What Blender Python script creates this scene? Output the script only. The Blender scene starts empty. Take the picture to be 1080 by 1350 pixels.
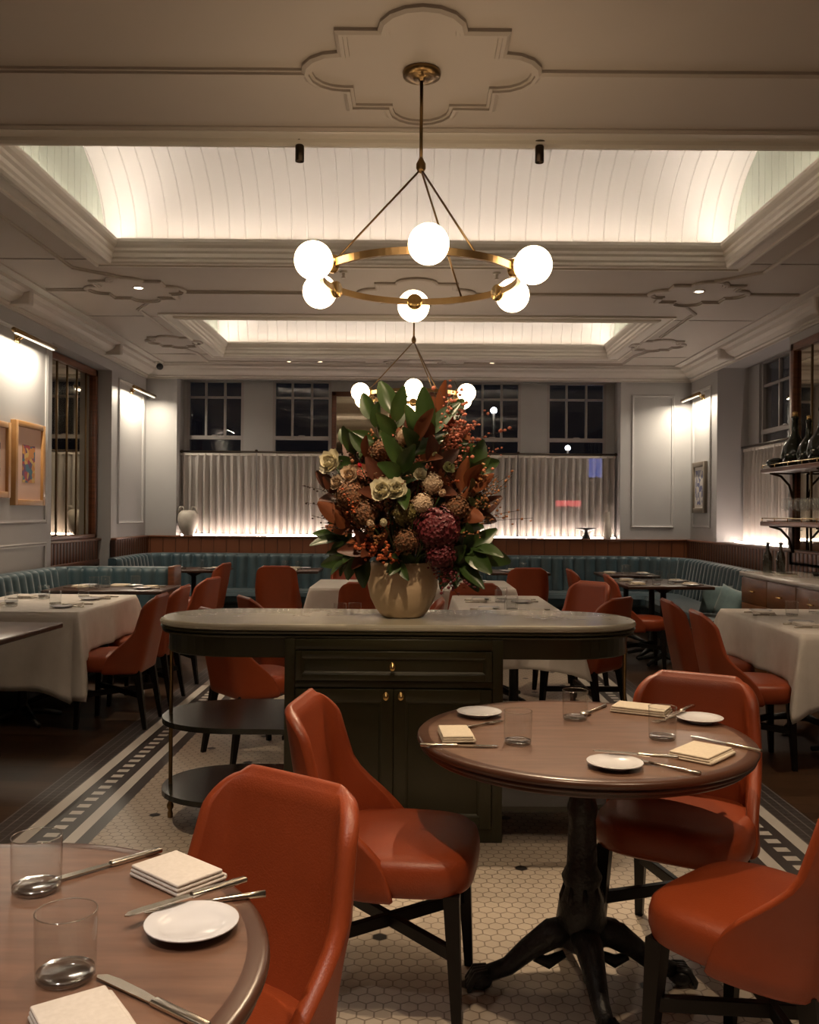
import bpy, bmesh, math, random
from mathutils import Vector, Matrix, Euler
PI = math.pi
R = math.radians
scene = bpy.context.scene
col = scene.collection
rnd = random.Random(7)

# ------------------------------------------------------------------ mesh building
class MB:
    """collects shapes, links them as one mesh object"""
    def __init__(s):
        s.v = []; s.f = []; s.mi = []; s.sm = []
    def add(s, verts, faces, m=0, smooth=False, M=None):
        o = len(s.v)
        for p in verts:
            p = Vector(p)
            s.v.append(M @ p if M is not None else p)
        for fc in faces:
            s.f.append([i + o for i in fc]); s.mi.append(m); s.sm.append(smooth)
        return s
    def box(s, x0, x1, y0, y1, z0, z1, m=0, M=None):
        v = [(x, y, z) for z in (z0, z1) for y in (y0, y1) for x in (x0, x1)]
        f = [(0,2,3,1),(4,5,7,6),(0,1,5,4),(2,6,7,3),(0,4,6,2),(1,3,7,5)]
        return s.add(v, f, m, False, M)
    def rbox(s, x0, x1, y0, y1, z0, z1, b=.005, seg=2, m=0, M=None):
        bm = bmesh.new(); bmesh.ops.create_cube(bm, size=1)
        for v in bm.verts:
            v.co = Vector(((x0+x1)/2 + v.co.x*(x1-x0), (y0+y1)/2 + v.co.y*(y1-y0), (z0+z1)/2 + v.co.z*(z1-z0)))
        b = min(b, (x1-x0)*.49, (y1-y0)*.49, (z1-z0)*.49)
        bmesh.ops.bevel(bm, geom=bm.edges[:], offset=b, segments=seg, profile=.5, affect='EDGES')
        s.bm(bm, m, seg > 1, M); return s
    def bm(s, bm, m=0, smooth=False, M=None):
        bm.verts.index_update()
        s.add([v.co.copy() for v in bm.verts], [[v.index for v in f.verts] for f in bm.faces], m, smooth, M)
        bm.free(); return s
    def lathe(s, prof, n=24, m=0, smooth=True, M=None, cap0=True, cap1=True):
        v = []; f = []
        for r, z in prof:
            for k in range(n):
                a = 2*PI*k/n; v.append((r*math.cos(a), r*math.sin(a), z))
        for i in range(len(prof)-1):
            for k in range(n):
                k2 = (k+1) % n
                f.append((i*n+k, i*n+k2, (i+1)*n+k2, (i+1)*n+k))
        if cap0: f.append(tuple(range(n))[::-1])
        if cap1: f.append(tuple((len(prof)-1)*n + k for k in range(n)))
        return s.add(v, f, m, smooth, M)
    def tube(s, pts, r, n=8, m=0, smooth=True, closed=False, M=None):
        pts = [Vector(p) for p in pts]; N = len(pts)
        rs = r if isinstance(r, (list, tuple)) else [r]*N
        v = []; f = []
        prev = None
        for i, p in enumerate(pts):
            if closed: d = pts[(i+1) % N] - pts[i-1]
            else: d = pts[min(i+1, N-1)] - pts[max(i-1, 0)]
            d = d.normalized() if d.length > 1e-9 else Vector((0,0,1))
            if prev is None:
                a = Vector((0,0,1)) if abs(d.z) < .9 else Vector((1,0,0))
                u = d.cross(a).normalized()
            else:
                u = (prev - d*prev.dot(d)).normalized()
            prev = u; w = d.cross(u)
            for k in range(n):
                t = 2*PI*k/n
                v.append(p + (u*math.cos(t) + w*math.sin(t))*rs[i])
        seg = N if closed else N-1
        for i in range(seg):
            j = (i+1) % N
            for k in range(n):
                k2 = (k+1) % n
                f.append((i*n+k, i*n+k2, j*n+k2, j*n+k))
        if not closed:
            f.append(tuple(range(n))[::-1]); f.append(tuple((N-1)*n+k for k in range(n)))
        return s.add(v, f, m, smooth, M)
    def sweep(s, prof, path, closed=True, m=0, up=(0,0,1), smooth=False):
        """prof: (offset to the left of travel, height) swept along a flat path with mitred corners"""
        up = Vector(up); P = [Vector(p) for p in path]; N = len(P); k = len(prof); v = []; f = []
        for i in range(N):
            if closed: a = P[i]-P[i-1]; b = P[(i+1) % N]-P[i]
            else:
                a = P[i]-P[i-1] if i else P[1]-P[0]
                b = P[i+1]-P[i] if i < N-1 else a
            a = a.normalized(); b = b.normalized()
            na = up.cross(a); nb = up.cross(b)
            mm = (na+nb); mm = mm/max(.3, mm.length_squared/2)
            for o, h in prof: v.append(P[i] + mm*o + up*h)
        for i in range(N if closed else N-1):
            j = (i+1) % N
            for q in range(k-1): f.append((i*k+q, j*k+q, j*k+q+1, i*k+q+1))
        if not closed and k > 2:
            f.append(tuple(range(k))); f.append(tuple((N-1)*k+q for q in range(k))[::-1])
        return s.add(v, f, m, smooth)
    def grid(s, fn, nu, nv, m=0, smooth=True, closeu=False, M=None):
        v = [fn(i/(nu if closeu else nu-1), j/(nv-1)) for i in range(nu) for j in range(nv)]
        f = []
        for i in range(nu if closeu else nu-1):
            i2 = (i+1) % nu
            for j in range(nv-1): f.append((i*nv+j, i2*nv+j, i2*nv+j+1, i*nv+j+1))
        return s.add(v, f, m, smooth, M)
    def ball(s, c, r, m=0, sub=2, sc=(1,1,1), M=None):
        bm = bmesh.new(); bmesh.ops.create_icosphere(bm, subdivisions=sub, radius=1)
        for v in bm.verts: v.co = Vector((c[0]+v.co.x*r*sc[0], c[1]+v.co.y*r*sc[1], c[2]+v.co.z*r*sc[2]))
        s.bm(bm, m, True, M); return s
    def prism(s, poly, z0, z1, m=0, M=None, smooth=False):
        n = len(poly)
        v = [(x, y, z0) for x, y in poly] + [(x, y, z1) for x, y in poly]
        f = [tuple(range(n))[::-1], tuple(range(n, 2*n))] + [(i, (i+1) % n, n+(i+1) % n, n+i) for i in range(n)]
        return s.add(v, f, m, smooth, M)
    def mesh(s, name, mats):
        me = bpy.data.meshes.new(name)
        me.from_pydata([tuple(p) for p in s.v], [], s.f)
        for mt in (mats if isinstance(mats, (list, tuple)) else [mats]): me.materials.append(mt)
        me.polygons.foreach_set('material_index', s.mi)
        me.polygons.foreach_set('use_smooth', s.sm)
        me.update(); me.validate()
        return me
    def build(s, name, mats, parent=None, loc=(0,0,0), rz=0, weld=False):
        me = s.mesh(name, mats)
        if weld:
            b = bmesh.new(); b.from_mesh(me); bmesh.ops.remove_doubles(b, verts=b.verts[:], dist=1e-5)
            bmesh.ops.recalc_face_normals(b, faces=b.faces[:]); b.to_mesh(me); b.free()
        o = bpy.data.objects.new(name, me); col.objects.link(o)
        o.location = loc; o.rotation_euler = (0, 0, rz)
        if parent is not None: o.parent = parent
        return o

def tag(o, label=None, cat=None, group=None, kind=None):
    if label: o['label'] = label
    if cat: o['category'] = cat
    if group: o['group'] = group
    if kind: o['kind'] = kind
    return o
def thing(name, label, cat, loc=(0,0,0), rz=0, group=None):
    o = bpy.data.objects.new(name, None); col.objects.link(o); o.empty_display_size = .05
    o.location = loc; o.rotation_euler = (0,0,rz)
    return tag(o, label, cat, group)
def struct(o): o['kind'] = 'structure'; return o
def dup(root, loc=None, rz=None, label=None, group=None, rot=None, scale=None):
    r = root.copy(); col.objects.link(r)
    if loc is not None: r.location = loc
    if rz is not None: r.rotation_euler = (0,0,rz)
    if rot is not None: r.rotation_euler = rot
    if scale is not None: r.scale = scale
    if label: r['label'] = label
    if group: r['group'] = group
    for ch in list(root.children):
        c = ch.copy(); col.objects.link(c); c.parent = r
        for g in list(ch.children):
            d = g.copy(); col.objects.link(d); d.parent = c
    return r
class Kind:
    """first use moves the original, later uses copy it"""
    def __init__(s, make): s.make = make; s.o = None
    def put(s, loc, rz=0, label=None, group=None, rot=None, scale=None):
        if s.o is None:
            s.o = s.make(); o = s.o; o.location = loc; o.rotation_euler = rot if rot else (0,0,rz)
            if scale is not None: o.scale = scale
            if label: o['label'] = label
            if group: o['group'] = group
            return o
        return dup(s.o, loc, rz if rot is None else None, label, group, rot, scale if scale is not None else (1,1,1))

# ------------------------------------------------------------------ materials
def mat(name, color, rough=.5, metal=0, spec=.5, **kw):
    m = bpy.data.materials.new(name); m.use_nodes = True
    b = m.node_tree.nodes['Principled BSDF']
    b.inputs['Base Color'].default_value = (*color, 1); b.inputs['Roughness'].default_value = rough
    b.inputs['Metallic'].default_value = metal; b.inputs['Specular IOR Level'].default_value = spec
    for k, v in kw.items(): b.inputs[k.replace('_', ' ')].default_value = v
    return m
class NT:
    def __init__(s, m): s.t = m.node_tree; s.b = s.t.nodes.get('Principled BSDF')
    def n(s, t, **kw):
        o = s.t.nodes.new(t)
        for k, v in kw.items(): setattr(o, k, v)
        return o
    def l(s, a, b): s.t.links.new(a, b)
    def m(s, op, a, b=None, c=None):
        n = s.n('ShaderNodeMath', operation=op)
        for i, x in enumerate((a, b, c)):
            if x is None: continue
            if isinstance(x, (int, float)): n.inputs[i].default_value = x
            else: s.l(x, n.inputs[i])
        return n.outputs[0]
    def co(s, kind='Object'):
        t = s.n('ShaderNodeTexCoord'); return t.outputs[kind]
    def xyz(s, kind='Object'):
        x = s.n('ShaderNodeSeparateXYZ'); s.l(s.co(kind), x.inputs[0]); return x.outputs
    def mix(s, fac, a, b):
        n = s.n('ShaderNodeMix', data_type='RGBA')
        for i, x in ((0, fac), (6, a), (7, b)):
            if isinstance(x, (int, float)): n.inputs[i].default_value = x
            elif isinstance(x, tuple): n.inputs[i].default_value = (*x, 1)
            else: s.l(x, n.inputs[i])
        return n.outputs[2]
    def bump(s, h, dist=.01, strength=1.):
        b = s.n('ShaderNodeBump'); b.inputs['Distance'].default_value = dist; b.inputs['Strength'].default_value = strength
        s.l(h, b.inputs['Height']); s.l(b.outputs[0], s.b.inputs['Normal'])
    def noise(s, scale, detail=3, vec=None, stretch=None):
        n = s.n('ShaderNodeTexNoise'); n.inputs['Scale'].default_value = scale; n.inputs['Detail'].default_value = detail
        v = vec or s.co()
        if stretch:
            mp = s.n('ShaderNodeMapping'); mp.inputs['Scale'].default_value = stretch; s.l(v, mp.inputs[0]); v = mp.outputs[0]
        s.l(v, n.inputs['Vector']); return n.outputs[0]
    def ramp(s, fac, stops):
        r = s.n('ShaderNodeValToRGB'); e = r.color_ramp.elements
        while len(e) < len(stops): e.new(.5)
        for i, (p, c) in enumerate(stops): e[i].position = p; e[i].color = (*c, 1)
        s.l(fac, r.inputs[0]); return r.outputs[0]
def emis(name, color, strength):
    m = bpy.data.materials.new(name); m.use_nodes = True; t = m.node_tree; t.nodes.clear()
    e = t.nodes.new('ShaderNodeEmission'); e.inputs[0].default_value = (*color, 1); e.inputs[1].default_value = strength
    o = t.nodes.new('ShaderNodeOutputMaterial'); t.links.new(e.outputs[0], o.inputs[0]); return m
def noisy(name, c1, c2, scale, rough=.6, bump=0, stretch=None, **kw):
    m = mat(name, c1, rough, **kw); n = NT(m)
    f = n.noise(scale, 4, stretch=stretch); n.l(n.ramp(f, [(.3, c1), (.7, c2)]), n.b.inputs['Base Color'])
    if bump: n.bump(f, bump)
    return m

M = {}
M['wall'] = noisy('blue grey wall paint', (.345,.337,.338), (.36,.352,.353), 3, .55)
M['trim'] = mat('wall moulding paint', (.42,.41,.41), .45)
M['ceil'] = noisy('ceiling paint', (.42,.372,.33), (.435,.385,.342), 2, .6)
M['ceiltrim'] = mat('ceiling moulding paint', (.48,.44,.40), .5)
M['ceilrelief'] = M['ceil']
M['cream'] = mat('cream moulding paint', (.62,.58,.52), .45)
def plank(name, c, axis, width, depth=.006, rough=.5, gap=.07, groove=None):
    m = mat(name, c, rough); n = NT(m); x = n.xyz()[axis]
    fr = n.m('FRACT', n.m('DIVIDE', n.m('ADD', x, 50), width))
    d = n.m('MINIMUM', fr, n.m('SUBTRACT', 1, fr))
    h = n.m('MINIMUM', n.m('DIVIDE', d, gap), 1)
    n.bump(h, depth)
    if groove: n.l(n.mix(h, groove, c), n.b.inputs['Base Color'])
    return m
M['vault'] = plank('vault boards', (.62,.60,.58), 0, .115, .0035, .5, .06, (.59,.57,.55))
M['lunette'] = plank('pale green boards', (.50,.56,.49), 1, .115, .005, .5, .08, (.47,.53,.46))
M['brown'] = noisy('walnut', (.155,.05,.018), (.085,.026,.01), 6, .4, stretch=(1,1,8))
M['panelx'] = plank('reeded wood panel', (.17,.055,.02), 0, .16, .006, .45, .04, (.05,.014,.006))
M['panely'] = plank('slatted wood panel', (.15,.05,.018), 1, .085, .02, .45, .35, (.03,.01,.005))
M['cabinetwood'] = noisy('oak bar cabinet', (.19,.075,.022), (.12,.042,.013), 5, .4, stretch=(1,1,6))
M['tablewood'] = noisy('table wood', (.185,.10,.064), (.115,.058,.036), 6, .33, stretch=(1,7,1))
M['tabledge'] = mat('dark table edge', (.07,.028,.016), .28)
M['darktop'] = noisy('dark table top', (.06,.024,.013), (.035,.013,.008), 7, .28, stretch=(1,7,1))
M['legwood'] = noisy('near black wood', (.010,.007,.006), (.007,.005,.004), 8, .42, spec=.25, stretch=(1,1,.2))
M['iron'] = noisy('black cast iron', (.008,.008,.009), (.014,.013,.013), 60, .42, .004)
M['leather'] = noisy('burnt orange leather', (.30,.052,.013), (.25,.042,.010), 5, .42)
_n = NT(M['leather']); _n.bump(_n.noise(240, 2), .0006)
M['teal'] = noisy('teal velvet', (.04,.078,.098), (.028,.058,.074), 9, .45, Sheen_Weight=.5, Sheen_Roughness=.3)
M['tealbase'] = mat('banquette base', (.012,.022,.026), .6)
M['cushion'] = noisy('pale teal cushion', (.17,.28,.31), (.13,.22,.25), 15, .7, Sheen_Weight=.4)
M['cloth'] = noisy('white linen', (.64,.60,.56), (.59,.55,.51), 12, .85, .002)
M['napkin'] = noisy('cream napkin', (.66,.58,.46), (.6,.52,.41), 120, .85, .0008)
M['napkinw'] = noisy('white napkin', (.66,.61,.56), (.6,.55,.5), 120, .85, .0008)
M['plate'] = mat('white porcelain', (.66,.66,.69), .16)
M['silver'] = mat('silver cutlery', (.62,.57,.5), .22, 1)
M['brass'] = mat('aged brass', (.24,.155,.07), .33, 1)
M['ringbrass'] = mat('brushed brass ring', (.40,.255,.115), .32, 1)
M['brassb'] = mat('polished brass', (.68,.46,.19), .25, 1)
M['bronzeb'] = mat('dull bronze bar', (.14,.09,.045), .45, 1)
M['bronze'] = mat('dark bronze', (.06,.045,.035), .4, 1)
M['green'] = mat('olive green lacquer', (.034,.031,.012), .33)
M['greend'] = mat('dark shelf lacquer', (.022,.022,.017), .2)
M['stone'] = noisy('pale stone', (.40,.375,.30), (.375,.35,.278), 9, .14)
M['marble'] = noisy('grey white marble', (.5,.47,.45), (.42,.4,.39), 6, .15)
M['vase'] = noisy('matte sand ceramic', (.56,.42,.27), (.5,.37,.235), 9, .6)
M['whitecer'] = noisy('white stoneware', (.52,.48,.43), (.42,.38,.33), 14, .5)
M['black'] = mat('black', (.01,.009,.009), .4)
M['sash'] = mat('sash paint', (.3,.28,.275), .45)
def glass(name, color=(1,1,1), rough=0., ior=1.45):
    m = mat(name, color, rough); b = m.node_tree.nodes['Principled BSDF']
    b.inputs['Transmission Weight'].default_value = 1; b.inputs['IOR'].default_value = ior; return m
def thin_glass(name, tint=(.95,.96,.96), edge=.32, face=.035, rough=.03):
    m = bpy.data.materials.new(name); m.use_nodes = True; t = m.node_tree; t.nodes.clear()
    tp = t.nodes.new('ShaderNodeBsdfTransparent'); tp.inputs[0].default_value = (*tint, 1)
    gl = t.nodes.new('ShaderNodeBsdfGlossy'); gl.inputs['Roughness'].default_value = rough
    lw = t.nodes.new('ShaderNodeLayerWeight'); lw.inputs[0].default_value = .5
    pw = t.nodes.new('ShaderNodeMath'); pw.operation = 'POWER'; pw.inputs[1].default_value = 4; t.links.new(lw.outputs['Facing'], pw.inputs[0])
    fr = t.nodes.new('ShaderNodeMath'); fr.operation = 'MULTIPLY_ADD'; fr.inputs[1].default_value = edge; fr.inputs[2].default_value = face; t.links.new(pw.outputs[0], fr.inputs[0])
    mx = t.nodes.new('ShaderNodeMixShader'); o = t.nodes.new('ShaderNodeOutputMaterial')
    t.links.new(fr.outputs[0], mx.inputs[0]); t.links.new(tp.outputs[0], mx.inputs[1]); t.links.new(gl.outputs[0], mx.inputs[2]); t.links.new(mx.outputs[0], o.inputs[0]); return m
M['glass'] = thin_glass('clear glass', (.975,.98,.98), edge=.6, face=.03)
M['glassbase'] = thin_glass('heavy glass base', (.9,.9,.88), .6, .30, .10)
M['pane'] = glass('window glass', (.85,.88,.9))
M['bottle'] = mat('dark bottle glass', (.012,.018,.01), .08)
M['mirror'] = mat('aged mirror', (.48,.43,.34), .04, 1)
M['globe'] = emis('lit opal glass', (1, .74, .46), 6.5)
M['cove'] = emis('cove light', (1, .86, .73), 18)
M['ledgelight'] = emis('ledge light', (1, .83, .70), 34)
M['downlight'] = emis('downlight lamp', (1, .8, .55), 9)
M['piclamp'] = emis('picture lamp', (1, .85, .62), 1.1)

# sheer curtain
m = mat('sheer curtain', (.62,.58,.55), .8); n = NT(m)
tr = n.n('ShaderNodeBsdfTranslucent'); tr.inputs[0].default_value = (.66,.61,.57,1)
tp = n.n('ShaderNodeBsdfTransparent')
m1 = n.n('ShaderNodeMixShader'); m1.inputs[0].default_value = .4
m2 = n.n('ShaderNodeMixShader'); m2.inputs[0].default_value = .16
out = m.node_tree.nodes['Material Output']
n.l(n.b.outputs[0], m1.inputs[1]); n.l(tr.outputs[0], m1.inputs[2])
n.l(m1.outputs[0], m2.inputs[1]); n.l(tp.outputs[0], m2.inputs[2]); n.l(m2.outputs[0], out.inputs[0])
M['sheer'] = m

# floor: hexagon mosaic
def hexd(n, x, y):
    ax = n.m('ABSOLUTE', x); ay = n.m('ABSOLUTE', y)
    return n.m('MAXIMUM', ax, n.m('ADD', n.m('MULTIPLY', ax, .5), n.m('MULTIPLY', ay, .8660254)))
def rep(n, x, per, off=0.):
    return n.m('SUBTRACT', n.m('FLOORED_MODULO', n.m('ADD', x, per/2 - off), per), per/2)
S3 = math.sqrt(3)
m = mat('hexagon mosaic', (.5,.45,.38), .38); n = NT(m); X = n.xyz()
w = .049
px = n.m('DIVIDE', n.m('ADD', X[0], 10*w*11 - .447), w); py = n.m('DIVIDE', n.m('ADD', X[1], 50*w*7*S3 - 3.007), w)
da = hexd(n, rep(n, px, 1), rep(n, py, S3)); db = hexd(n, rep(n, px, 1, .5), rep(n, py, S3, S3/2))
d = n.m('MINIMUM', da, db)
ka = hexd(n, rep(n, px, 11), rep(n, py, 7*S3)); kb = hexd(n, rep(n, px, 11, 5.5), rep(n, py, 7*S3, 3.5*S3))
blk = n.m('LESS_THAN', n.m('MINIMUM', ka, kb), .5)
grout = n.m('SMOOTHSTEP' if False else 'GREATER_THAN', d, .455)
tone = n.ramp(n.noise(7, 3), [(.3, (.55,.475,.39)), (.7, (.48,.41,.335))])
c = n.mix(blk, tone, (.016,.013,.012)); c = n.mix(grout, c, (.255,.205,.16))
n.l(c, n.b.inputs['Base Color']); n.bump(n.m('SUBTRACT', 1, grout), .0015)
M['hex'] = m
# border mosaic: stripes by distance from the field edge (object x), centre .01
m = mat('mosaic border', (.1,.1,.1), .35); n = NT(m); X = n.xyz()
ax = n.m('ABSOLUTE', n.m('SUBTRACT', X[0], .015))
dark = (.055,.048,.048); lite = (.66,.63,.59)
def band(a, b): return n.m('MULTIPLY', n.m('GREATER_THAN', ax, a), n.m('LESS_THAN', ax, b))
dash = n.m('MULTIPLY', band(1.525, 1.583), n.m('LESS_THAN', n.m('FRACT', n.m('DIVIDE', n.m('ADD', X[1], 50), .098)), .5))
whites = n.m('MAXIMUM', n.m('MAXIMUM', band(1.42, 1.475), band(1.628, 1.688)), dash)
tl = .0475
gx = n.m('FRACT', n.m('DIVIDE', n.m('SUBTRACT', ax, 1.688), tl)); gy = n.m('FRACT', n.m('DIVIDE', n.m('ADD', X[1], 50), tl))
ln = n.m('MAXIMUM', n.m('LESS_THAN', gx, .13), n.m('MULTIPLY', n.m('LESS_THAN', gy, .08), .6))
ln = n.m('MULTIPLY', ln, n.m('GREATER_THAN', ax, 1.69))
c = n.mix(whites, dark, lite); c = n.mix(ln, c, (.2,.18,.18))
n.l(c, n.b.inputs['Base Color']); M['border'] = m
# dark timber floor
m = mat('dark timber floor', (.05,.025,.012), .33); n = NT(m)
mp = n.n('ShaderNodeMapping'); mp.inputs['Rotation'].default_value = (0,0,R(4)); n.l(n.co(), mp.inputs[0])
br = n.n('ShaderNodeTexBrick'); br.inputs['Scale'].default_value = 1; br.inputs['Brick Width'].default_value = 1.3; br.inputs['Row Height'].default_value = .13
br.inputs['Mortar Size'].default_value = .002; br.inputs['Color1'].default_value = (.105,.056,.027,1); br.inputs['Color2'].default_value = (.045,.022,.011,1); br.inputs['Mortar'].default_value = (.012,.007,.004,1)
n.l(mp.outputs[0], br.inputs[0])
nz = n.noise(5, 5, stretch=(1,9,1)); c = n.mix(n.m('MULTIPLY', nz, .75), br.outputs[0], (.028,.013,.007))
n.l(c, n.b.inputs['Base Color']); M['timber'] = m

# artworks
def artmat(name, bg, cols, seed):
    m = mat(name, bg, .5); n = NT(m); X = n.xyz('Generated')
    v = n.n('ShaderNodeTexVoronoi'); v.inputs['Scale'].default_value = 5; v.inputs['Randomness'].default_value = 1
    mp = n.n('ShaderNodeMapping'); mp.inputs['Location'].default_value = (seed, seed*1.7, 0); mp.inputs['Scale'].default_value = (1,1,1.6)
    n.l(n.co('Generated'), mp.inputs[0]); n.l(mp.outputs[0], v.inputs['Vector'])
    sp = n.n('ShaderNodeSeparateXYZ'); n.l(v.outputs['Color'], sp.inputs[0])
    c = n.ramp(sp.outputs[0], [(i/len(cols), k) for i, k in enumerate(cols)]); c.node.color_ramp.interpolation = 'CONSTANT'
    n.l(c, n.b.inputs['Base Color']); return m

# ------------------------------------------------------------------ the setting
XL, XR, YB, ZC, ZK = -3.36, 3.53, 11.5, 3.24, 3.085
YF = -2.6
f = MB()
def quad(mb, pts, m=0): mb.add(pts, [tuple(range(len(pts)))], m)
f.box(.015-1.36, .015+1.36, YF, 12.0, -.1, 0, 0)
f.box(.015-1.84, .015-1.36, YF, 12.0, -.1, 0, 1); f.box(.015+1.36, .015+1.84, YF, 12.0, -.1, 0, 1)
f.box(-4.1, .015-1.84, YF, 12.0, -.1, 0, 2); f.box(.015+1.84, 4.2, YF, 12.0, -.1, 0, 2)
struct(f.build('floor', [M['hex'], M['border'], M['timber']]))

COF = [(-2.2, 2.28, 4.53, 6.64), (-2.2, 2.28, 8.61, 10.62), (-2.2, 2.28, -.2, 2.2)]
c = MB()
ys = [YF, -.2, 2.2, 4.53, 6.64, 8.61, 10.62, 12.0]
TH = .12
for i in range(len(ys)-1):
    y0, y1 = ys[i], ys[i+1]
    if i in (1, 3, 5):
        c.box(-4.1, -2.2-.03, y0, y1, ZC, ZC+TH); c.box(2.28+.03, 4.2, y0, y1, ZC, ZC+TH)
    else: c.box(-4.1, 4.2, y0+(.03 if i else 0), y1-(.03 if i < 6 else 0), ZC, ZC+TH)
struct(c.build('ceiling', M['ceil']))
# coffers: frame, trough, vault, end lunettes, cove strips
tn = [0]
def trim(o):
    tn[0] += 1; o.name = 'trim_%d' % tn[0]; return struct(o)
for ci, (x0, x1, y0, y1) in enumerate(COF):
    fr = MB()
    path = [(x0,y0,ZC), (x1,y0,ZC), (x1,y1,ZC), (x0,y1,ZC)]
    # offset to the left of travel = inward
    prof = [(-.17,-.002),(-.17,-.016),(-.15,-.016),(-.145,-.004),(-.06,-.004),(-.055,-.02),(-.035,-.03),(-.015,-.03),(0,-.018),(0,.0),(.012,.012),(.012,.04),(.026,.055),(.026,.075),(.045,.092),(.055,.112),(.055,.135),(.03,.135),(.03,.08),(-.10,.08)]
    fr.sweep(prof, path)
    trim(fr.build('trim', M['cream']))
    zb = ZC+.13; g = .085; ym = (y0+y1)/2; hw = (y1-y0)/2+g; rise = .66
    va = MB()
    def arc(t):
        a = PI*t; return ym - hw*math.cos(a), zb + rise*math.sin(a)**.9
    va.grid(lambda u, t: (x0-g + (x1-x0+2*g)*u, *arc(t)), 2, 49)
    struct(va.build('ceiling_vault', M['vault']))
    for sx, xx in ((0, x0-g), (1, x1+g)):
        lu = MB(); pts = [(xx, *arc(k/32)) for k in range(33)]; quad(lu, pts); quad(lu, [(xx+ (-.02 if sx == 0 else .02), p[1], p[2]) for p in pts])
        quad(lu, [(xx, y0-g, ZC+.02), (xx, y1+g, ZC+.02), (xx, y1+g, zb+.002), (xx, y0-g, zb+.002)])
        struct(lu.build('ceiling_lunette', M['lunette']))
    sk = MB()
    for yy in (y0-g, y1+g): quad(sk, [(x0-g, yy, ZC+.02), (x1+g, yy, ZC+.02), (x1+g, yy, zb), (x0-g, yy, zb)])
    struct(sk.build('ceiling_trough', M['ceil']))
    st = MB(); h = ZC+.088
    st.box(x0-.02, x1+.02, y1+.012, y1+.036, h, h+.012); st.box(x0-.02, x1+.02, y0-.036, y0-.012, h, h+.012)
    st.box(x0-.036, x0-.012, y0+.0, y1-.0, h, h+.012); st.box(x1+.012, x1+.036, y0+.0, y1-.0, h, h+.012)
    tag(st.build('cove_light_strip', M['cove']), ['hidden warm light strip behind the rim of the front boarded ceiling vault', 'hidden warm light strip behind the rim of the far boarded ceiling vault', 'hidden warm light strip in the ceiling vault above the viewer'][ci], 'light')

# relief mouldings on the ceiling
def relief(path, closed, wd=.045, ht=.022):
    r = MB(); z = ZC
    r.sweep([(-wd/2,0),(-wd/2,-ht*.6),(-wd/6,-ht),(wd/6,-ht),(wd/6,-ht*.5),(wd/2,-ht*.5),(wd/2,0)], [(p[0], p[1], z) for p in path], closed)
    trim(r.build('trim', M['ceilrelief']))
def medpath(cx, cy, a=.315, b=.32, r=.15, out=.165, sh=.045):
    pts = []
    def lobe(ang):
        ca, sa = math.cos(ang), math.sin(ang)
        base = a if abs(ca) > .5 else b
        L = [(base, -(b if abs(ca) > .5 else a))]
        L += [(base, -r-.0), (base+sh*.4, -r)]
        for k in range(9):
            t = -PI/2 + PI*k/8; L.append((base+sh*.4 + (out-sh*.4)*math.cos(t), r*math.sin(t)))
        L += [(base, r)]
        return [(cx + x*ca - y*sa, cy + x*sa + y*ca) for x, y in L]
    for k in range(4): pts += lobe(k*PI/2)
    out_ = [pts[0]]
    for p in pts[1:]:
        if (Vector(p)-Vector(out_[-1])).length > .008: out_.append(p)
    if (Vector(out_[0])-Vector(out_[-1])).length < .008: out_.pop()
    return out_
for cy in (3.79, 7.6):
    relief(medpath(.03, cy), True)
    relief([(.03-.49, cy), (-1.95 if cy > 5 else -3.1, cy)], False); relief([(.03+.49, cy), (2.02 if cy > 5 else 3.25, cy)], False)
for cx in (-2.3, 2.37):
    relief(medpath(cx, 7.55, .27, .28, .13, .13), True)
    s = 1 if cx > 0 else -1
    relief([(cx+s*.41, 7.55), (s*3.12+.08, 7.55)], False)
    relief([(cx, 7.55-.42), (cx+s*.28, 6.85), (cx+s*.28, 4.2)], False)
    relief([(cx, 7.55+.42), (cx+s*.2, 8.3), (cx+s*.2, 9.4)], False)
    relief(medpath(cx+s*.28, 9.85, .2, .24, .1, .09), True)
    relief([(cx+s*.28, 10.2), (cx+s*.2, 10.5), (cx+s*.2, 11.1), (.03+s*.6, 11.1)], False)
relief(medpath(.03, 11.08, .3, .14, .06, .06), True)
for x0, x1, y0, y1 in COF[:2]:
    pass
relief([(-3.1, 4.36), (3.25, 4.36)], False, .05, .012)

# walls
def wall(name, parts, m=M['wall']):
    w = MB()
    for p in parts: w.box(*p)
    return struct(w.build(name, m))
ZL = 1.09     # top of the wood wainscot
wall('wall_left', [(XL-.35, XL, YF, 8.49, 0, 3.4), (XL-.35, XL-.19, 8.49, 10.18, 0, 3.4), (XL-.35, XL, 10.18, YB, 0, 3.4), (XL-.19, XL, 8.49, 10.18, 2.97, 3.4)])
wall('wall_right', [(XR, XR+.5, 10.52, YB, 0, 3.4), (XR, XR+.5, YF, 8.52, 0, 3.4), (XR+.36, XR+.5, 8.52, 10.52, 0, ZL), (XR, XR+.5, 8.52, 10.52, ZK+.02, 3.4), (XR+.36, XR+.5, 8.52, 8.75, ZL, 3.3), (XR+.36, XR+.5, 10.2, 10.52, ZL, 3.3), (XR, XR+.36, 8.52, 10.52, 0, ZL-.002)])
W4 = [(-2.93, -2.19), (-1.81, -1.05), (.67, 1.42), (1.76, 2.53)]
p = [(XL-.3, -2.97, YB, YB+.5, 0, 3.4), (2.64, XR+.3, YB, YB+.5, 0, 3.4), (-2.97, 2.64, YB+.35, YB+.5, 0, ZL), (-2.97, 2.64, YB, YB+.5, ZK+.02, 3.4), (-2.97, 2.64, YB, YB+.36, 0, ZL-.002)]
xs = [-2.97] + [v for ab in W4 for v in ab] + [2.64]
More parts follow.
